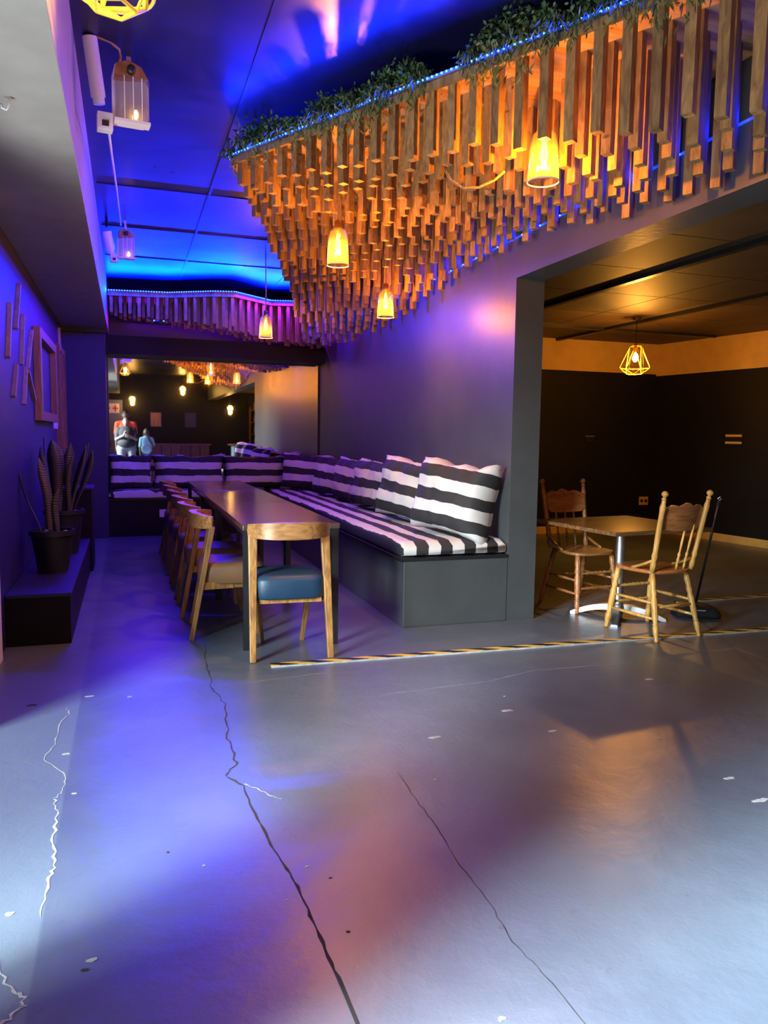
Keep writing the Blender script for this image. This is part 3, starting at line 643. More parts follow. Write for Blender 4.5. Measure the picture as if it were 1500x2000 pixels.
# loose rope looped under the slats beside the near lamp
P = [pix(868, 330, 3.5), pix(880, 352, 3.5), pix(905, 368, 3.5), pix(935, 366, 3.5), pix(965, 352, 3.5), pix(985, 335, 3.5)]
tag(MB().tube(P, .006, 8).build('hanging_rope', ROPE, smooth=True), 'slack rope looping between the slats left of the near lamp', 'rope')
def cage_lamp(p, label, R_, ceil, power, mt, n=6, wire=.004):
    t = thing('cage_lamp', label, 'lamp', p, 0, 'wire cage pendant lamps')
    top = [(R_*.42*math.cos(2*PI*i/n), R_*.42*math.sin(2*PI*i/n), R_*1.0) for i in range(n)]
    mid = [(R_*math.cos(2*PI*(i+.5)/n), R_*math.sin(2*PI*(i+.5)/n), -R_*.45) for i in range(n)]
    bot = [(R_*.55*math.cos(2*PI*i/n), R_*.55*math.sin(2*PI*i/n), -R_*.85) for i in range(n)]
    for i in range(n):
        j = (i+1) % n
        for a, b in ((top[i], top[j]), (mid[i], mid[j]), (bot[i], bot[j]), (top[i], mid[i]), (top[j], mid[i]), (bot[i], mid[i]), (bot[j], mid[i])):
            MB().tube([a, b], wire, 6).build('wire', mt, t)
    MB().lathe([(.0, R_*1.15), (.02, R_*1.12), (.024, R_*.62), (.016, R_*.55), (0, R_*.55)], 12, cap=False).build('lamp_holder', BRASS, t, smooth=True)
    if n == 5: MB().tube([(R_*1.0*math.cos(2*PI*i/32), R_*1.0*math.sin(2*PI*i/32), -R_*.45) for i in range(32)], wire, 6, closed=True).build('ring', mt, t, smooth=True)
    for k in range(3): a = 2*PI*k/3; MB().tube([(0.02*math.cos(a), .02*math.sin(a), R_), (R_*.42*math.cos(a), R_*.42*math.sin(a), R_)], wire, 6).build('wire', mt, t)
    MB().ell((0, 0, R_*.25), (.036, .036, .05), 14, 10).build('bulb', BULBR, t, smooth=True)
    MB().tube([(0, 0, R_*1.1), (0, 0, ceil-p.z-.02)], .004, 6).build('cord', BLACK, t)
    MB().lathe([(.0, ceil-p.z), (.05, ceil-p.z), (.045, ceil-p.z-.025), (.01, ceil-p.z-.03), (0, ceil-p.z-.03)], 14, cap=False).build('ceiling_rose', BRASS, t, smooth=True)
    point('cage_light', p+Vector((0, 0, -R_*.25)), power, (1.0, 0.40, 0.05), 0.035)
cage_lamp(Vector((5.38, 7.35, 2.18)), 'yellow wire cage lamp hanging in the dark side room', 0.165, R2Z, 95, YELLOWC)
pc = pix(222, -52, 2.35)
cage_lamp(pc, 'yellow wire cage lamp at the top left edge of the picture', 0.118, ZC, 16, YELLOWC, 5, .006)

# ---- bulkhead light, tube and boxes on the ceiling by the beam
def bulkhead(pm, sc, label, full=True):
    t = thing('floodlight', label, 'light', pm, math.radians(6), 'clear-fronted floodlights on the ceiling')
    MB().prism([(-.085, -.15), (.06, -.15), (.085, -.09), (.085, .04), (.05, .125), (-.01, .15), (-.07, .13), (-.085, .07)], -.0, .018, Matrix.Rotation(PI/2, 4, 'X') @ Matrix.Scale(sc, 4)).build('back_plate', TUBEM, t, bevel=.003)
    M = Matrix.Rotation(PI/2, 4, 'X') @ Matrix.Scale(sc, 4)
    MB().prism([(-.078, .05), (.08, .07), (.05, .122), (-.01, .145), (-.066, .125)], .018, .05, M).build('cover_cap', FRAMEW, t, bevel=.003)
    MB().lathe([(.0, .052), (.020, .05), (.020, .078), (.012, .085), (0, .085)], 14, M @ Matrix.Translation((-.0, .095, 0))).build('knob', PLASTIC, t)
    g = MB().box(-.075, .078, -.14, .055, .02, .085, M); g.build('clear_cover', GLASSY, t)
    for x in (-.035, .005, .045): MB().box(x-.002, x+.002, -.14, .055, .086, .09, M).build('rib', TUBEM, t)
    MB().box(-.08, .083, -.152, -.14, .018, .09, M).build('lower_lip', TUBEM, t)
    MB().ell(M @ Vector((.02, -.10, .05)), (.011*sc, .011*sc, .022*sc), 12, 8).build('bulb', BULBR, t, smooth=True)
    MB().box(-.155, -.085, -.19, -.11, -.01, .05, M).build('terminal_box', TUBEM, t, bevel=.003)
    MB().box(-.135, -.105, -.175, -.15, .05, .056, M).build('cable_gland', PLASTIC, t)
    MB().bar(M @ Vector((0, .14, 0.005)), Vector((0, .05, ZC-pm[2])), .02*sc, .02*sc).build('bracket', TUBEM, t)
bulkhead(pix(254, 188, 3.72), 1.0, 'clear-fronted floodlight hung nearest the camera beside the beam')
bulkhead(pix(246, 478, 6.6), 0.85, 'floodlight farther along the beam, small and blue-lit')
def tube_lamp(a, b, r, label):
    t = thing('tube_fitting', label, 'light fitting', a, 0, 'white tube fittings by the beam')
    MB().tube([(0, 0, 0), b-a], r, 14).build('tube', TUBEM, t, auto=True)
    d = (b-a).normalized(); MB().tube([b-a, b-a+d*.03], r*.8, 14).build('end_cap', WHITEP, t, auto=True)
    MB().bar(Vector((0, 0, r)), Vector((0, 0.03, ZC-a.z)), .02, .02).build('hanger', BLACK, t)
ta, tb = pix(175, 72, 3.55), pix(192, 190, 3.62)
tube_lamp(ta, tb, .034, 'white tube fitting beside the near floodlight')
tube_lamp(pix(208, 452, 6.5), pix(216, 488, 6.55), .04, 'white tube fitting beside the far floodlight')
P = [pix(190, 72, 3.55), pix(215, 82, 3.6), pix(233, 97, 3.65), pix(236, 112, 3.7), pix(230, 126, 3.72)]
tag(MB().tube(P, .006, 8).build('cable', ROPE, smooth=True), 'short brown cable arching from tube to floodlight', 'cable')
P = [pix(212, 250, 3.72), pix(218, 300, 4.3), pix(228, 370, 5.2), pix(236, 440, 6.5)]
tag(MB().tube(P, .006, 8).build('cable', WHITEP, smooth=True), 'long pale cable running between the two floodlights', 'cable')
hk = pz(18, 188, 2.56)
o = tag(MB().tube([hk, hk+Vector((0, 0, -.03)), hk+Vector((-.012, 0, -.05)), hk+Vector((-.025, 0, -.045)), hk+Vector((-.028, 0, -.03))], .0045, 8).build('ceiling_hook', WHITEP, smooth=True), 'white hook screwed under the grey beam', 'hook')

# ================================================================== left wall things
def stick(a, b, label, w_=.03):
    a, b = Vector(a), Vector(b); a.x = b.x = XL+.012
    tag(MB().bar(a-Vector((0, 0, 0)), b, .024, w_, (1, 0, 0)).build('wall_batten', STICKW), label, 'wooden strip', 'wooden strips on the left wall')
ST = [((15, 592), (11, 698)), ((33, 555), (27, 642)), ((41, 615), (38, 712)), ((58, 645), (50, 720)), ((47, 718), (43, 790)), ((28, 712), (22, 775)), ((51, 725), (64, 782)),
      ((113, 640), (115, 720)), ((121, 690), (127, 750)), ((110, 700), (116, 790)), ((115, 672), (125, 790))]
SL = ['upper wooden strip nearest the left picture edge', 'highest wooden strip on the blue wall', 'third upright wooden strip from the left picture edge', 'slanted strip forming the top of the V shape', 'upright strip forming the left side of the V',
      'short low strip at the left picture edge', 'slanted strip running down to the wooden frame', 'tallest strip right of the wooden frame', 'strip nearest the window right of the frame', 'left slanting strip beside the frame', 'long slanting strip between frame and window']
for (a, b), l in zip(ST, SL): stick(pxx(*a, XL), pxx(*b, XL), l)
f = thing('wall_frame', 'empty wooden picture frame on the blue wall', 'frame', (XL, 7.75, 1.40))
for y0, y1, z0, z1 in ((-.77, -.67, 0, .77), (.67, .77, 0, .77), (-.67, .67, 0, .08), (-.67, .67, .69, .77)):
    box(0.001, .06, y0, y1, z0, z1).build('frame_bar', FRAMEW, f, bevel=.004)
for i, (y, l) in enumerate(((8.72, 'lilac lit switch plate nearest the wooden frame'), (8.98, 'white switch plate in the middle of three'), (9.0+.95, 'white switch plate nearest the column'))):
    o = tag(box(0, .012, -.05, .05, -.06, .06).build('switch_plate', WHITEP, bevel=.003, loc=(XL, y, 1.40)), l, 'switch', 'switch plates on the left wall')
    box(.012, .018, -.015, .015, -.025, .025).build('rocker', WHITE, o)
lg = thing('plant_ledge', 'low black plinth along the left wall holding plants', 'ledge', (XL+.004, 5.05, 0))
box(0.0, .365, 0, 2.6, 0, .30).build('plinth', WALLD, lg)
box(0.0, .372, -.006, 2.6, .30, .32).build('top_board', LWALL, lg)
bx = thing('low_cabinet', 'small black cabinet at the far end of the plinth', 'cabinet', (XL+.004, 7.68, 0))
box(0, .39, 0, .5, 0, .77).build('body', WALLD, bx)
box(-.0, .40, -.012, .51, .77, .79).build('top_board', LWALL, bx)
box(.03, .36, -.012, 0, .06, .74).build('front_panel', WALLD, bx, bevel=.004)
box(.05, .34, -.02, -.012, .56, .59).build('pull_rail', BLACK, bx)
def pot(p, R_, h, label, leaves):
    t = thing('potted_plant', label, 'plant', p, 0, 'potted snake plants on the plinth')
    MB().lathe([(R_*.70, 0), (R_*.95, h-.035), (R_*1.05, h-.035), (R_*1.05, h), (R_*.95, h), (R_*.93, h-.03)], 24, cap=False).build('pot', PLASTIC, t, auto=True)
    MB().lathe([(R_*.70, 0.002), (0.001, 0.002)], 24, cap=False).build('pot_base', PLASTIC, t)
    MB().lathe([(R_*.95, h-.03), (R_*.5, h-.018), (.001, h-.012)], 20, cap=False).build('soil', SOIL, t, smooth=True)
    for k in range(6): a = 2.1*k; MB().ell((R_*.6*math.cos(a), R_*.6*math.sin(a), h-.014), (.016, .013, .010), 8, 6).build('pebble', CRACKL, t)
    for (dx, dy, lx, ly, L_, w_) in leaves:
        mb = MB(); n = 14
        for i in range(n+1):
            s_ = i/n; ww = w_*1.35*(0.45+1.0*s_ - 0.45*s_*s_)*(1 if s_ < .72 else max(0.03, math.cos((s_-.72)/.28*PI/2)))
            c = Vector((dx*R_+lx*s_*L_+0.012*math.sin(s_*5+dx*9), dy*R_+ly*s_*L_, h-.04+L_*s_))
            a = math.atan2(dy, dx)+PI/2+0.5*s_; q = Vector((math.cos(a), math.sin(a), 0)); nr = Vector((-q.y, q.x, 0))
            mb.v += [tuple(c-q*ww/2+nr*.006), tuple(c-nr*.004), tuple(c+q*ww/2+nr*.006), tuple(c+nr*.004)]
        for i in range(n): mb.f += [(i*4+j, i*4+(j+1) % 4, i*4+4+(j+1) % 4, i*4+4+j) for j in range(4)]
        mb.f += [(3, 2, 1, 0), tuple(n*4+j for j in range(4))]
        mb.build('leaf', SNAKE, t, smooth=True)
pot(Vector((-.515, 5.86, .32)), .145, .30, 'black pot with short snake plant leaves, nearest the camera', [(.15, -.3, .10, -.05, .34, .055), (-.55, .1, -.28, 0, .46, .05), (-.1, .5, -.12, .1, .55, .06)])
pot(Vector((-.50, 6.75, .32)), .15, .36, 'black pot with tall mottled snake plant behind', [(-.2, -.5, -.06, -.03, .62, .10), (.3, .1, .25, 0, .58, .07), (.5, .3, .30, .05, .52, .06), (-.5, .2, -.12, .05, .62, .07), (.1, .5, .08, .1, .58, .07), (.2, -.4, .12, -.1, .5, .06), (-.5, -.3, -.16, -.05, .55, .06), (.45, -.2, .2, -.02, .56, .06)])

# ================================================================== hazard tapes
def tape(a, b, label, edge=True):
    a, b = Vector(a), Vector(b); L_ = (b-a).length; rz = math.atan2((b-a).y, (b-a).x)
    t = thing('hazard_strip', label, 'floor strip', a, rz, 'hazard strips on the floor')
    MB().prism([(0, -.034), (L_, -.034), (L_, -.022), (0, -.022)], 0, .008).build('edge_strip', CRACKL, t)
    MB().prism([(0, -.022), (L_, -.022), (L_, .026), (0, .026)], 0.0, .010).build('tape', HAZ, t)
tape((0.752, 4.24, 0), (5.2, 4.12, 0), 'long black and yellow hazard strip across the floor')
tape((4.20, 5.06, 0), (6.6, 5.10, 0), 'shorter hazard strip behind the carpet sweeper')

# ================================================================== side room: bistro table, two chairs, sweeper
t = thing('bistro_table', 'square brown pedestal table with polished steel base', 'table', (3.43, 4.76, 0), math.radians(6))
box(-.44, .44, -.44, .44, .672, .70).build('tabletop', TABLE2, t, bevel=.004)
MB().lathe([(.034, .06), (.034, .66)], 20).build('pole', STEEL, t, auto=True)
MB().lathe([(.10, .655), (.10, .672), (.0, .672)], 16).build('mount_plate', BLACK, t)
MB().lathe([(.055, .05), (.055, .09), (.036, .105)], 20).build('hub', STEEL, t, auto=True)
for k in range(4):
    a = PI/4+PI/2*k; mb = MB(); n = 10
    for i in range(n+1):
        s_ = i/n; r_ = .04+.30*s_; z = .085-.08*s_**2; hw = .032-.006*s_; th = .03-.008*s_
        c, s2 = math.cos(a), math.sin(a)
        for q, zz in ((-hw, z-th if s_ < .9 else 0), (hw, z-th if s_ < .9 else 0), (hw*.8, z+.012), (-hw*.8, z+.012)): mb.v.append((c*r_-s2*q, s2*r_+c*q, max(0, zz)))
    for i in range(n): mb.f += [(i*4+j, i*4+(j+1) % 4, i*4+4+(j+1) % 4, i*4+4+j) for j in range(4)]
    mb.f += [(3, 2, 1, 0), tuple(n*4+j for j in range(4))]; mb.build('foot', STEEL, t, auto=True)
LEGP = [(.013, 0), (.017, .03), (.013, .06), (.020, .12), (.022, .22), (.016, .24), (.021, .26), (.016, .28), (.022, .36), (.023, .62), (.017, .66), (.024, .72), (.018, .78), (.022, .86), (.018, 1)]
SPN = [(.006, 0), (.009, .1), (.006, .16), (.011, .22), (.007, .28), (.011, .34), (.006, .4), (.009, .6), (.006, 1)]
def pressback(label, loc, rz, wd, crest, spn):
    c = thing('pressback_chair', label, 'chair', loc, rz, 'turned wooden chairs at the bistro table')
    s = MB(); rows = ((.432, .97), (.438, 1.0), (.450, 1.0), (.456, .97))
    for z, k in rows:
        for i in range(32):
            a = 2*PI*i/32; ca, sa = math.cos(a), math.sin(a); e = .55; w_ = .205 if sa > 0 else .19
            s.v.append((math.copysign(abs(ca)**e, ca)*w_*k, math.copysign(abs(sa)**e, sa)*.205*k, z))
    for q in range(3): s.f += [(q*32+j, q*32+(j+1) % 32, q*32+32+(j+1) % 32, q*32+32+j) for j in range(32)]
    s.f += [tuple(reversed(range(32))), tuple(range(96, 128))]; s.build('seat', crest, c, auto=True)
    FB, RB = {}, {}
    for sx in (-1, 1):
        fb, ft = Vector((sx*.195, .21, 0)), Vector((sx*.16, .15, .435)); rb, rt = Vector((sx*.195, -.255, 0)), Vector((sx*.15, -.15, .435))
        MB().turned(fb, ft, LEGP).build('leg', wd, c, smooth=True); MB().turned(rb, rt, [(r*.92, f_) for r, f_ in LEGP]).build('leg', wd, c, smooth=True)
        FB[sx] = (fb, ft); RB[sx] = (rb, rt)
        post0, post1 = Vector((sx*.175, -.17, .45)), Vector((sx*.200, -.265, .93))
        po = MB().turned(post0, post1, [(.017, 0), (.021, .1), (.015, .16), (.022, .22), (.017, .28), (.019, .5), (.017, .8), (.02, .9), (.014, .96), (.014, 1)]).build('back_post', wd, c, smooth=True)
        d = (post1-post0).normalized()
        MB().turned(post1, post1+d*.06, [(.014, 0), (.019, .14), (.010, .26), (.011, .34), (.021, .52), (.023, .72), (.014, .92), (.003, 1)]).build('finial', wd, po, smooth=True)
        # bent arm brace from post to seat
        MB().tube([(sx*.178, -.18, .53), (sx*.186, -.12, .50), (sx*.19, -.04, .468), (sx*.188, .0, .458)], .010, 8).build('brace', wd, c, smooth=True)
        for f_ in (.33, .56):
            a, b = fb.lerp(ft, f_), rb.lerp(rt, f_); MB().tube([a, a.lerp(b, .5), b], [.008, .012, .008], 8).build('stretcher', wd, c, smooth=True)
    for f_ in (.42, .68):
        a, b = FB[-1][0].lerp(FB[-1][1], f_), FB[1][0].lerp(FB[1][1], f_)
        MB().turned(a, b, [(.007, 0), (.012, .1), (.007, .18), (.013, .26), (.008, .32), (.014, .4), (.009, .45), (.015, .5), (.009, .55), (.014, .6), (.008, .68), (.013, .74), (.007, .82), (.012, .9), (.007, 1)]).build('stretcher', wd, c, smooth=True)
    a, b = RB[-1][0].lerp(RB[-1][1], .5), RB[1][0].lerp(RB[1][1], .5); MB().tube([a, a.lerp(b, .5), b], [.008, .012, .008], 8).build('stretcher', wd, c, smooth=True)
    # crest board, scalloped along the top
    mb = MB(); n = 24
    for i in range(n+1):
        s_ = -1+2*i/n; x = .182*s_; yb = -.215-.03*(1-s_*s_); top = .872+.028*(1-s_*s_)+.010*math.cos(s_*PI*3)*(1-abs(s_)**3)
        bot = .722+.012*abs(s_)**2*1.0+(.015 if abs(s_) > .88 else 0)
        dy = -.030
        for z, t_ in ((bot, 0), (top, 0), (top, 1), (bot, 1)):
            mb.v.append((x, yb+dy*(z-.74)/.13+.016*t_, z))
    for i in range(n): mb.f += [(i*4+j, i*4+(j+1) % 4, i*4+4+(j+1) % 4, i*4+4+j) for j in range(4)]
    mb.f += [(3, 2, 1, 0), tuple(n*4+j for j in range(4))]; cr = mb.build('crest_rail', crest, c, auto=True)
    for k in range(7):
        s_ = (-3+k)/3*.78; MB().ell((.182*s_, -.203-.03*(1-s_*s_)-.024, .842+.014*(1-s_*s_)), (.021, .006, .012+.005*(k % 2)), 10, 6).build('carving', crest, cr, smooth=True)
    for x in spn:
        MB().turned((x*.9, -.175, .453), (x, -.238, .76), SPN, 8).build('spindle', wd, c, smooth=True)
    return c
pressback('golden turned chair seen from behind, beside the sweeper', (3.395, 4.345, 0), math.radians(8), OAK, OAKR, (.035, .11))
pressback('darker turned chair facing the camera beyond the bistro table', (3.36, 5.15, 0), math.radians(186), OAKR, OAKR, (-.085, 0, .09))
sw = thing('carpet_sweeper', 'black carpet sweeper with thin upright handle', 'sweeper', (4.03, 4.64, 0), math.radians(-28))
mb = MB()
for z, sx, sy in ((.012, .165, .12), (.03, .17, .125), (.06, .155, .11), (.085, .10, .07), (.092, .06, .05)):
    for i in range(24):
        a = 2*PI*i/24; ca, sa = math.cos(a), math.sin(a); e = .35
        mb.v.append((math.copysign(abs(ca)**e, ca)*sx, math.copysign(abs(sa)**e, sa)*sy, z))
for q in range(4): mb.f += [(q*24+j, q*24+(j+1) % 24, q*24+24+(j+1) % 24, q*24+24+j) for j in range(24)]
mb.f += [tuple(reversed(range(24))), tuple(range(96, 120))]; mb.build('body', PLASTIC, sw, auto=True)
for x in (-.13, .13):
    for y in (-.08, .08): MB().tube([(x-.01, y, .016), (x+.01, y, .016)], .016, 12).build('wheel', BLACK, sw)
box(-.05, .05, -.108, -.09, .055, .064).build('badge', WHITEP, sw, rot=(0, 0, 0))
MB().tube([(-.03, 0, .085), (.03, 0, .085)], .02, 12).build('pivot', PLASTIC, sw)
hi = sw.rotation_euler.to_matrix().inverted(); tip = hi @ (pix(1403, 985, 4.78+0.55)-sw.location)
MB().tube([(0, 0, .09), Vector((0, 0, .09)).lerp(tip, .5), tip], .009, 10).build('handle', BLACK, sw, smooth=True)
d = (tip-Vector((0, 0, .09))).normalized()
MB().tube([tip, tip+d*.03], .013, 10).build('hand_grip', PLASTIC, sw)
MB().tube([tip+d*.03, tip+d*.045+Vector((.012, 0, 0)), tip+d*.06, tip+d*.045-Vector((.012, 0, 0))], .003, 6, closed=True).build('hanging_loop', STEEL, sw)
# wall bits in the side room
q = pyy(1150, 852, R2Y)
o = tag(box(-.07, .07, -.03, 0, -.008, .008).build('wall_bracket', STEEL, loc=(q.x, R2Y-.001, q.z)), 'small metal bracket on the side room far wall', 'bracket')
box(-.06, .06, -.02, 0, -.09, -.008).build('plate', BLACK, o)
r = ray(1435, 858); nW = Vector((math.cos(math.radians(8)), math.sin(math.radians(8)), 0)); tt = (Vector((R2X, R2Y, 0))-CAM).dot(nW)/r.dot(nW); q = CAM+r*tt
o = thing('wall_vent', 'wall vent with two pale bars on the right side-room wall', 'vent', q, math.radians(8))
for z in (.045, -.045): box(-.03, -.001, -.12, .12, z-.014, z+.014).build('bar', CREAM, o)
box(-.012, -.001, -.13, .13, -.08, .08).build('plate', BLACK, o)
q = pyy(1256, 978, R2Y)
o = tag(box(-.075, .075, -.014, 0, -.06, .06).build('socket_plate', CREAM, bevel=.003, loc=(q.x, R2Y, q.z)), 'cream double socket low on the side room far wall', 'socket')
for x in (-.035, .035): box(x-.02, x+.02, -.018, -.014, -.02, .02).build('socket_face', BLACK, o)
q = pyy(1054, 882, 4.99)
tag(box(-.001, .012, -.035, .035, -.045, .045).build('switch_plate', WHITEP, bevel=.003, loc=(XC, 5.0, q.z)), 'small white switch on the edge of the opening', 'switch')

# ================================================================== behind the camera, seen in the mirror
bc = thing('bar_counter', 'reddish wood panelled counter along the back wall', 'counter', (1.6, -4.3, 0))
for k in range(6): box(-.86+k*.30, -.575+k*.30, -.0, .03, .05, .93).build('panel', BARWOOD, bc, bevel=.006)
box(-.88, .94, -.45, 0, 0, .93).build('body', WALLD, bc); box(-.92, .98, -.48, .07, .93, .98).build('counter_top', BARWOOD, bc)
for x, lab in ((0.9, 'brown framed picture on the black back wall'), (2.0, 'dark framed picture on the black back wall')):
    f = thing('framed_picture', lab, 'picture', (x, YB, 1.75))
    box(-.16, .16, 0.001, .012, -.22, .22).build('print', FRAMEW if x < 1 else LWALL, f)
    for a in ((-.18, -.16, -.24, .24), (.16, .18, -.24, .24), (-.16, .16, .22, .24), (-.16, .16, -.24, -.22)): box(a[0], a[1], .001, .025, a[2], a[3]).build('frame_bar', BLACK, f)
def globe(p, label, stem):
    t = thing('globe_lamp', label, 'lamp', p, 0, 'globe lamps at the back of the room')
    MB().ell((0, 0, 0), (.075, .075, .085), 16, 10).build('globe', GLOBE, t, smooth=True)
    MB().lathe([(0, .12), (.03, .115), (.035, .075)], 12, cap=False).build('lamp_cap', BRASS, t, smooth=True)
    MB().tube([(0, 0, .115), (0, 0, stem)], .006, 6).build('stem', BLACK, t)
    point('globe_light', p+Vector((0, .0, -.13)), 10, (1.0, .5, .1), .05)
globe(Vector((0.18, -4.55, 2.36)), 'globe lamp above the people in the mirror', ZC-2.36)
globe(Vector((1.72, -4.4, 2.72)), 'globe lamp above the panelled counter', ZC-2.72)
globe(Vector((3.12, -3.6, 2.12)), 'globe lamp over the side bar', R2Z-2.12)
sg = thing('wall_sign', 'white sign with two red crosses beside the back door', 'sign', (-.46, YB+.05, 2.08))
box(-.24, .24, 0, .02, -.15, .15).build('sign_board', WHITE, sg)
for x in (-.12, .12):
    MB().box(x-.025, x+.025, .02, .026, -.10, .10).box(x-.085, x+.085, .02, .0255, -.025, .025).build('red_cross', RED, sg)
struct(box(-.70, -.12, YB, YB+.05, 0, 2.35).build('door_1', mat('grey_blue_door', (.16, .18, .22), .5, var=.05)), 'grey-blue back door', 'door')
sb = thing('side_bar', 'narrow bar counter with pale blue front in the side room', 'counter', (3.3, -1.4, 0))
box(-.4, .6, -.3, .3, 0, .98).build('body', mat('pale_blue_paint', (.30, .42, .52), .5, var=.05), sb); box(-.5, .7, -.36, .36, .98, 1.02).build('counter_top', BARWOOD, sb)
sh = thing('bottle_shelf', 'lit wooden bottle shelf behind the side bar', 'shelf', (4.6, -4.6, 0))
for z in (.9, 1.3, 1.7, 2.1): box(-.7, .7, -.15, .15, z, z+.025).build('shelf_board', BARWOOD, sh)
for x in (-.725, .7): box(x, x+.025, -.15, .15, .0, 2.2).build('side_panel', BARWOOD, sh)
BOT = mat('brown_bottle_glass', (.20, .09, .02), .15, var=.2)
SH = ['lowest', 'second', 'third', 'top']; bp = None; bme = MB().lathe([(.034, 0), (.036, .01), (.036, .17), (.014, .22), (.013, .28), (.015, .285), (.001, .285)], 12).mesh('bottle', BOT, True)
for k, z in enumerate((.925, 1.325, 1.725, 2.125)):
    for i in range(6):
        o = bpy.data.objects.new('bottle', bme); COL.objects.link(o); o.location = (4.05+i*.22, -4.6, z)
        tag(o, 'brown bottle on the %s board of the bottle shelf' % SH[k], 'bottle', 'bottles on the %s shelf' % SH[k])
point('shelf_light', (4.3, -4.1, 2.3), 10, (1, .5, .1), .05)

# ---- three people standing where the picture is taken, seen only in the mirror
def capsule(mb, a, b, ra, rb, n=14):
    a, b = Vector(a), Vector(b); d = b-a; l = max(d.length, 1e-4); q = d.to_track_quat('Z', 'Y').to_matrix().to_4x4(); q.translation = a
    pr = [(ra*math.cos(t), ra*math.sin(t)) for t in (-PI/2*.98, -PI/3, -PI/6, 0)] + [(rb*math.cos(t), l+rb*math.sin(t)) for t in (0, PI/6, PI/3, PI/2*.98)]
    mb.lathe(pr, n, q)
def remesh(o, vx, sm=4):
    r = o.modifiers.new('remesh', 'REMESH'); r.mode = 'VOXEL'; r.voxel_size = vx; r.use_smooth_shade = True
    s = o.modifiers.new('smooth', 'SMOOTH'); s.iterations = sm; s.factor = .5
def person(label, loc, rz, H_, girth, skin, top_c, leg_c, hair_c, pose, long_hair=False, sleeve=True):
    t = thing('person', label, 'person', loc, rz); k = H_/1.72
    S = lambda x, y, z: Vector((x*k, y*k, z*k))
    SK = mat('skin_%s' % top_c[0], skin, .55, var=.06); TP = mat('shirt_%s' % top_c[0], top_c[1], .85, var=.1, bump=.1); LG = mat('trousers_%s' % top_c[0], leg_c, .85, var=.12, bump=.1); HR = mat('hair_%s' % top_c[0], hair_c, .8, var=.2, bump=.5); SO = mat('shoe_%s' % top_c[0], (.05, .05, .05), .6, var=.1)
    b = MB(); g = girth
    capsule(b, S(0, 0, 1.46), S(0, .02, 1.56), .055*k, .052*k)                       # neck
    b.ell(S(0, .02, 1.615), (.078*k, .098*k, .115*k), 18, 14); b.ell(S(0, .05, 1.565), (.058*k, .06*k, .06*k), 14, 10)
    b.ell(S(0, .122, 1.605), (.014*k, .022*k, .022*k), 10, 8)                          # nose
    for sx in (-1, 1): b.ell(S(sx*.08, .01, 1.61), (.012*k, .022*k, .032*k), 8, 8)
    b.ell(S(0, 0, 1.25), (.17*k*g, .115*k*g, .25*k), 20, 14); b.ell(S(0, .02, 1.02), (.165*k*g, .13*k*g, .17*k), 20, 12)
    for sx in (-1, 1):
        hip, knee, ank = S(sx*.095*g, 0, .92), S(sx*.105*g, .02, .5), S(sx*.11*g, -.01, .09)
        capsule(b, hip, knee, .098*k*g, .066*k); capsule(b, knee, ank, .062*k, .042*k); capsule(b, ank, ank+S(0, .12, -.05), .042*k, .035*k)
        sh, el, wr, fing = pose[sx]
        sh, el, wr = S(*sh), S(*el), S(*wr); capsule(b, sh, el, .056*k, .046*k); capsule(b, el, wr, .044*k, .031*k); capsule(b, S(0, -.01, 1.43), sh, .065*k, .058*k)
        f = Vector(fing).normalized(); up = Vector((0, 0, 1)); side = f.cross(up)
        if side.length < .1: side = Vector((1, 0, 0))
        side.normalize(); nn = side.cross(f); pc_ = wr+f*.055*k
        capsule(b, wr, pc_+f*.03*k, .030*k, .034*k)
        for i, (o_, ln) in enumerate(((-.027, .06), (-.009, .072), (.009, .068), (.027, .05))):
            a0 = pc_+f*.045*k+side*o_*k; a1 = a0+f*ln*.55*k-nn*.008*k; capsule(b, a0, a1, .0095*k, .009*k, 8); capsule(b, a1, a1+f*ln*.35*k-nn*.022*k, .009*k, .0075*k, 8)
        th = pc_-f*.01*k-side*sx*.03*k; capsule(b, th, th+(f*.04-side*sx*.03)*k, .012*k, .009*k, 8)
    body = b.build('body', SK, t); remesh(body, .007, 3)
    s = MB(); s.ell(S(0, 0, 1.26), (.185*k*g, .132*k*g, .255*k), 20, 14); s.ell(S(0, .03, 1.06), (.185*k*g, .155*k*g, .19*k), 20, 12)
    for sx in (-1, 1):
        sh, el, wr, _ = pose[sx]; sh, el = S(*sh), S(*el); capsule(s, S(0, -.01, 1.425), sh, .072*k, .07*k); capsule(s, sh, sh.lerp(el, .8), .07*k, .064*k)
    s = s.build('shirt', TP, t); remesh(s, .012, 4)
    s = MB(); s.ell(S(0, 0, .95), (.18*k*g, .13*k*g, .12*k), 20, 12)
    for sx in (-1, 1):
        hip, knee, ank = S(sx*.095*g, 0, .9), S(sx*.105*g, .02, .5), S(sx*.11*g, -.01, .10); capsule(s, hip, knee, .108*k*g, .08*k); capsule(s, knee, ank, .077*k, .06*k)
    s = s.build('trousers', LG, t); remesh(s, .012, 4)
    for sx in (-1, 1):
        a = S(sx*.11*g, -.03, .045); s = MB(); capsule(s, a, a+S(0, .16, -.008), .042*k, .036*k); s = s.build('shoe', SO, t, smooth=True)
        MB().ell(S(sx*.030, .108, 1.628), (.011*k, .008*k, .008*k), 10, 8).build('eye', mat('eye_white_%s%d' % (top_c[0], sx), (.5, .5, .48), .3, var=.02), t, smooth=True)
        MB().ell(S(sx*.030, .1145, 1.628), (.005*k, .004*k, .005*k), 8, 6).build('pupil', PLASTIC, t, smooth=True)
    MB().ell(S(0, .112, 1.562), (.026*k, .008*k, .007*k), 10, 8).build('mouth', mat('lips_%s' % top_c[0], (.20, .06, .05), .5, var=.05), t, smooth=True)
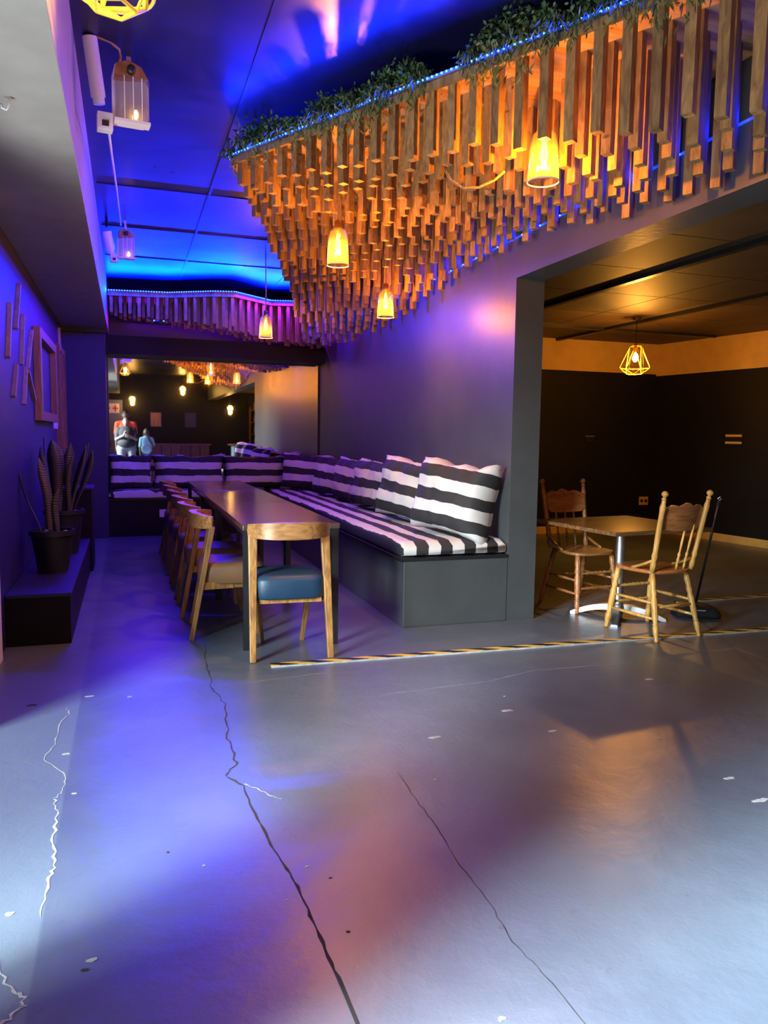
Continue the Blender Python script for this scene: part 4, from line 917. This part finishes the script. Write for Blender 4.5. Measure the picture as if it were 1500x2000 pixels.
    h = MB(); h.ell(S(0, -.005, 1.645), (.086*k, .098*k, .095*k), 18, 12)
    if long_hair:
        for i in range(7): a = PI+PI*i/6; capsule(h, S(.07*math.cos(a), .0+.075*math.sin(a), 1.64), S(.085*math.cos(a), -.01+.085*math.sin(a), 1.42), .034*k, .028*k, 8)
    h = h.build('hair', HR, t); remesh(h, .008, 2)
    return t
SKIN1, SKIN2 = (.11, .055, .032), (.08, .04, .024)
yw = -YAW*0.35
HOLD = {-1: ((-.19, 0, 1.40), (-.25, .08, 1.15), (-.055, .27, 1.255), (.35, .5, .8)), 1: ((.19, 0, 1.40), (.25, .08, 1.15), (.055, .27, 1.255), (-.35, .5, .8))}
person('person in a black shirt and grey trousers holding up a phone', (-.02, -.36, 0), 0, 1.70, 1.28, (.20, .115, .075), ('black', (.012, .012, .014)), (.16, .17, .18), (.02, .016, .014), HOLD)
DOWN = {-1: ((-.19, 0, 1.40), (-.23, -.02, 1.12), (-.22, .06, .88), (0, .2, -1)), 1: ((.19, 0, 1.40), (.23, -.02, 1.12), (.22, .06, .88), (0, .2, -1))}
person('tall person in an orange red top behind the photographer', (-.03, -1.05, 0), 0, 1.90, 1.0, SKIN1, ('orange', (.85, .09, .03)), (.04, .04, .05), (.012, .010, .010), DOWN)
CHIN = {-1: ((-.16, 0, 1.38), (-.2, .02, 1.1), (-.19, .08, .88), (0, .2, -1)), 1: ((.16, 0, 1.38), (.22, .1, 1.15), (.08, .14, 1.42), (-.2, .1, 1))}
person('shorter person in a pale blue top with a hand at the face', (.50, -.60, 0), .1, 1.42, .92, SKIN2, ('blue', (.25, .48, .55)), (.07, .055, .05), (.012, .010, .010), CHIN, True)
ph = thing('phone', 'phone held up by the photographer', 'phone', (0, -.03, CAM_H), -YAW)
box(-.037, .037, -.020, -.012, -.115, .035).build('phone_body', mat('silver_case', (.55, .56, .58), .3, metal=.6, var=.03), ph, bevel=.003)
box(-.035, .035, -.0212, -.020, -.112, .032).build('screen', BLACK, ph)
for x, z in ((-.018, .018), (-.018, -.004)): MB().lathe([(.0, 0), (.009, 0), (.009, .003), (0, .003)], 14, Matrix.Translation((x, -.012, z)) @ Matrix.Rotation(-PI/2, 4, 'X')).build('lens', BLACK, ph)
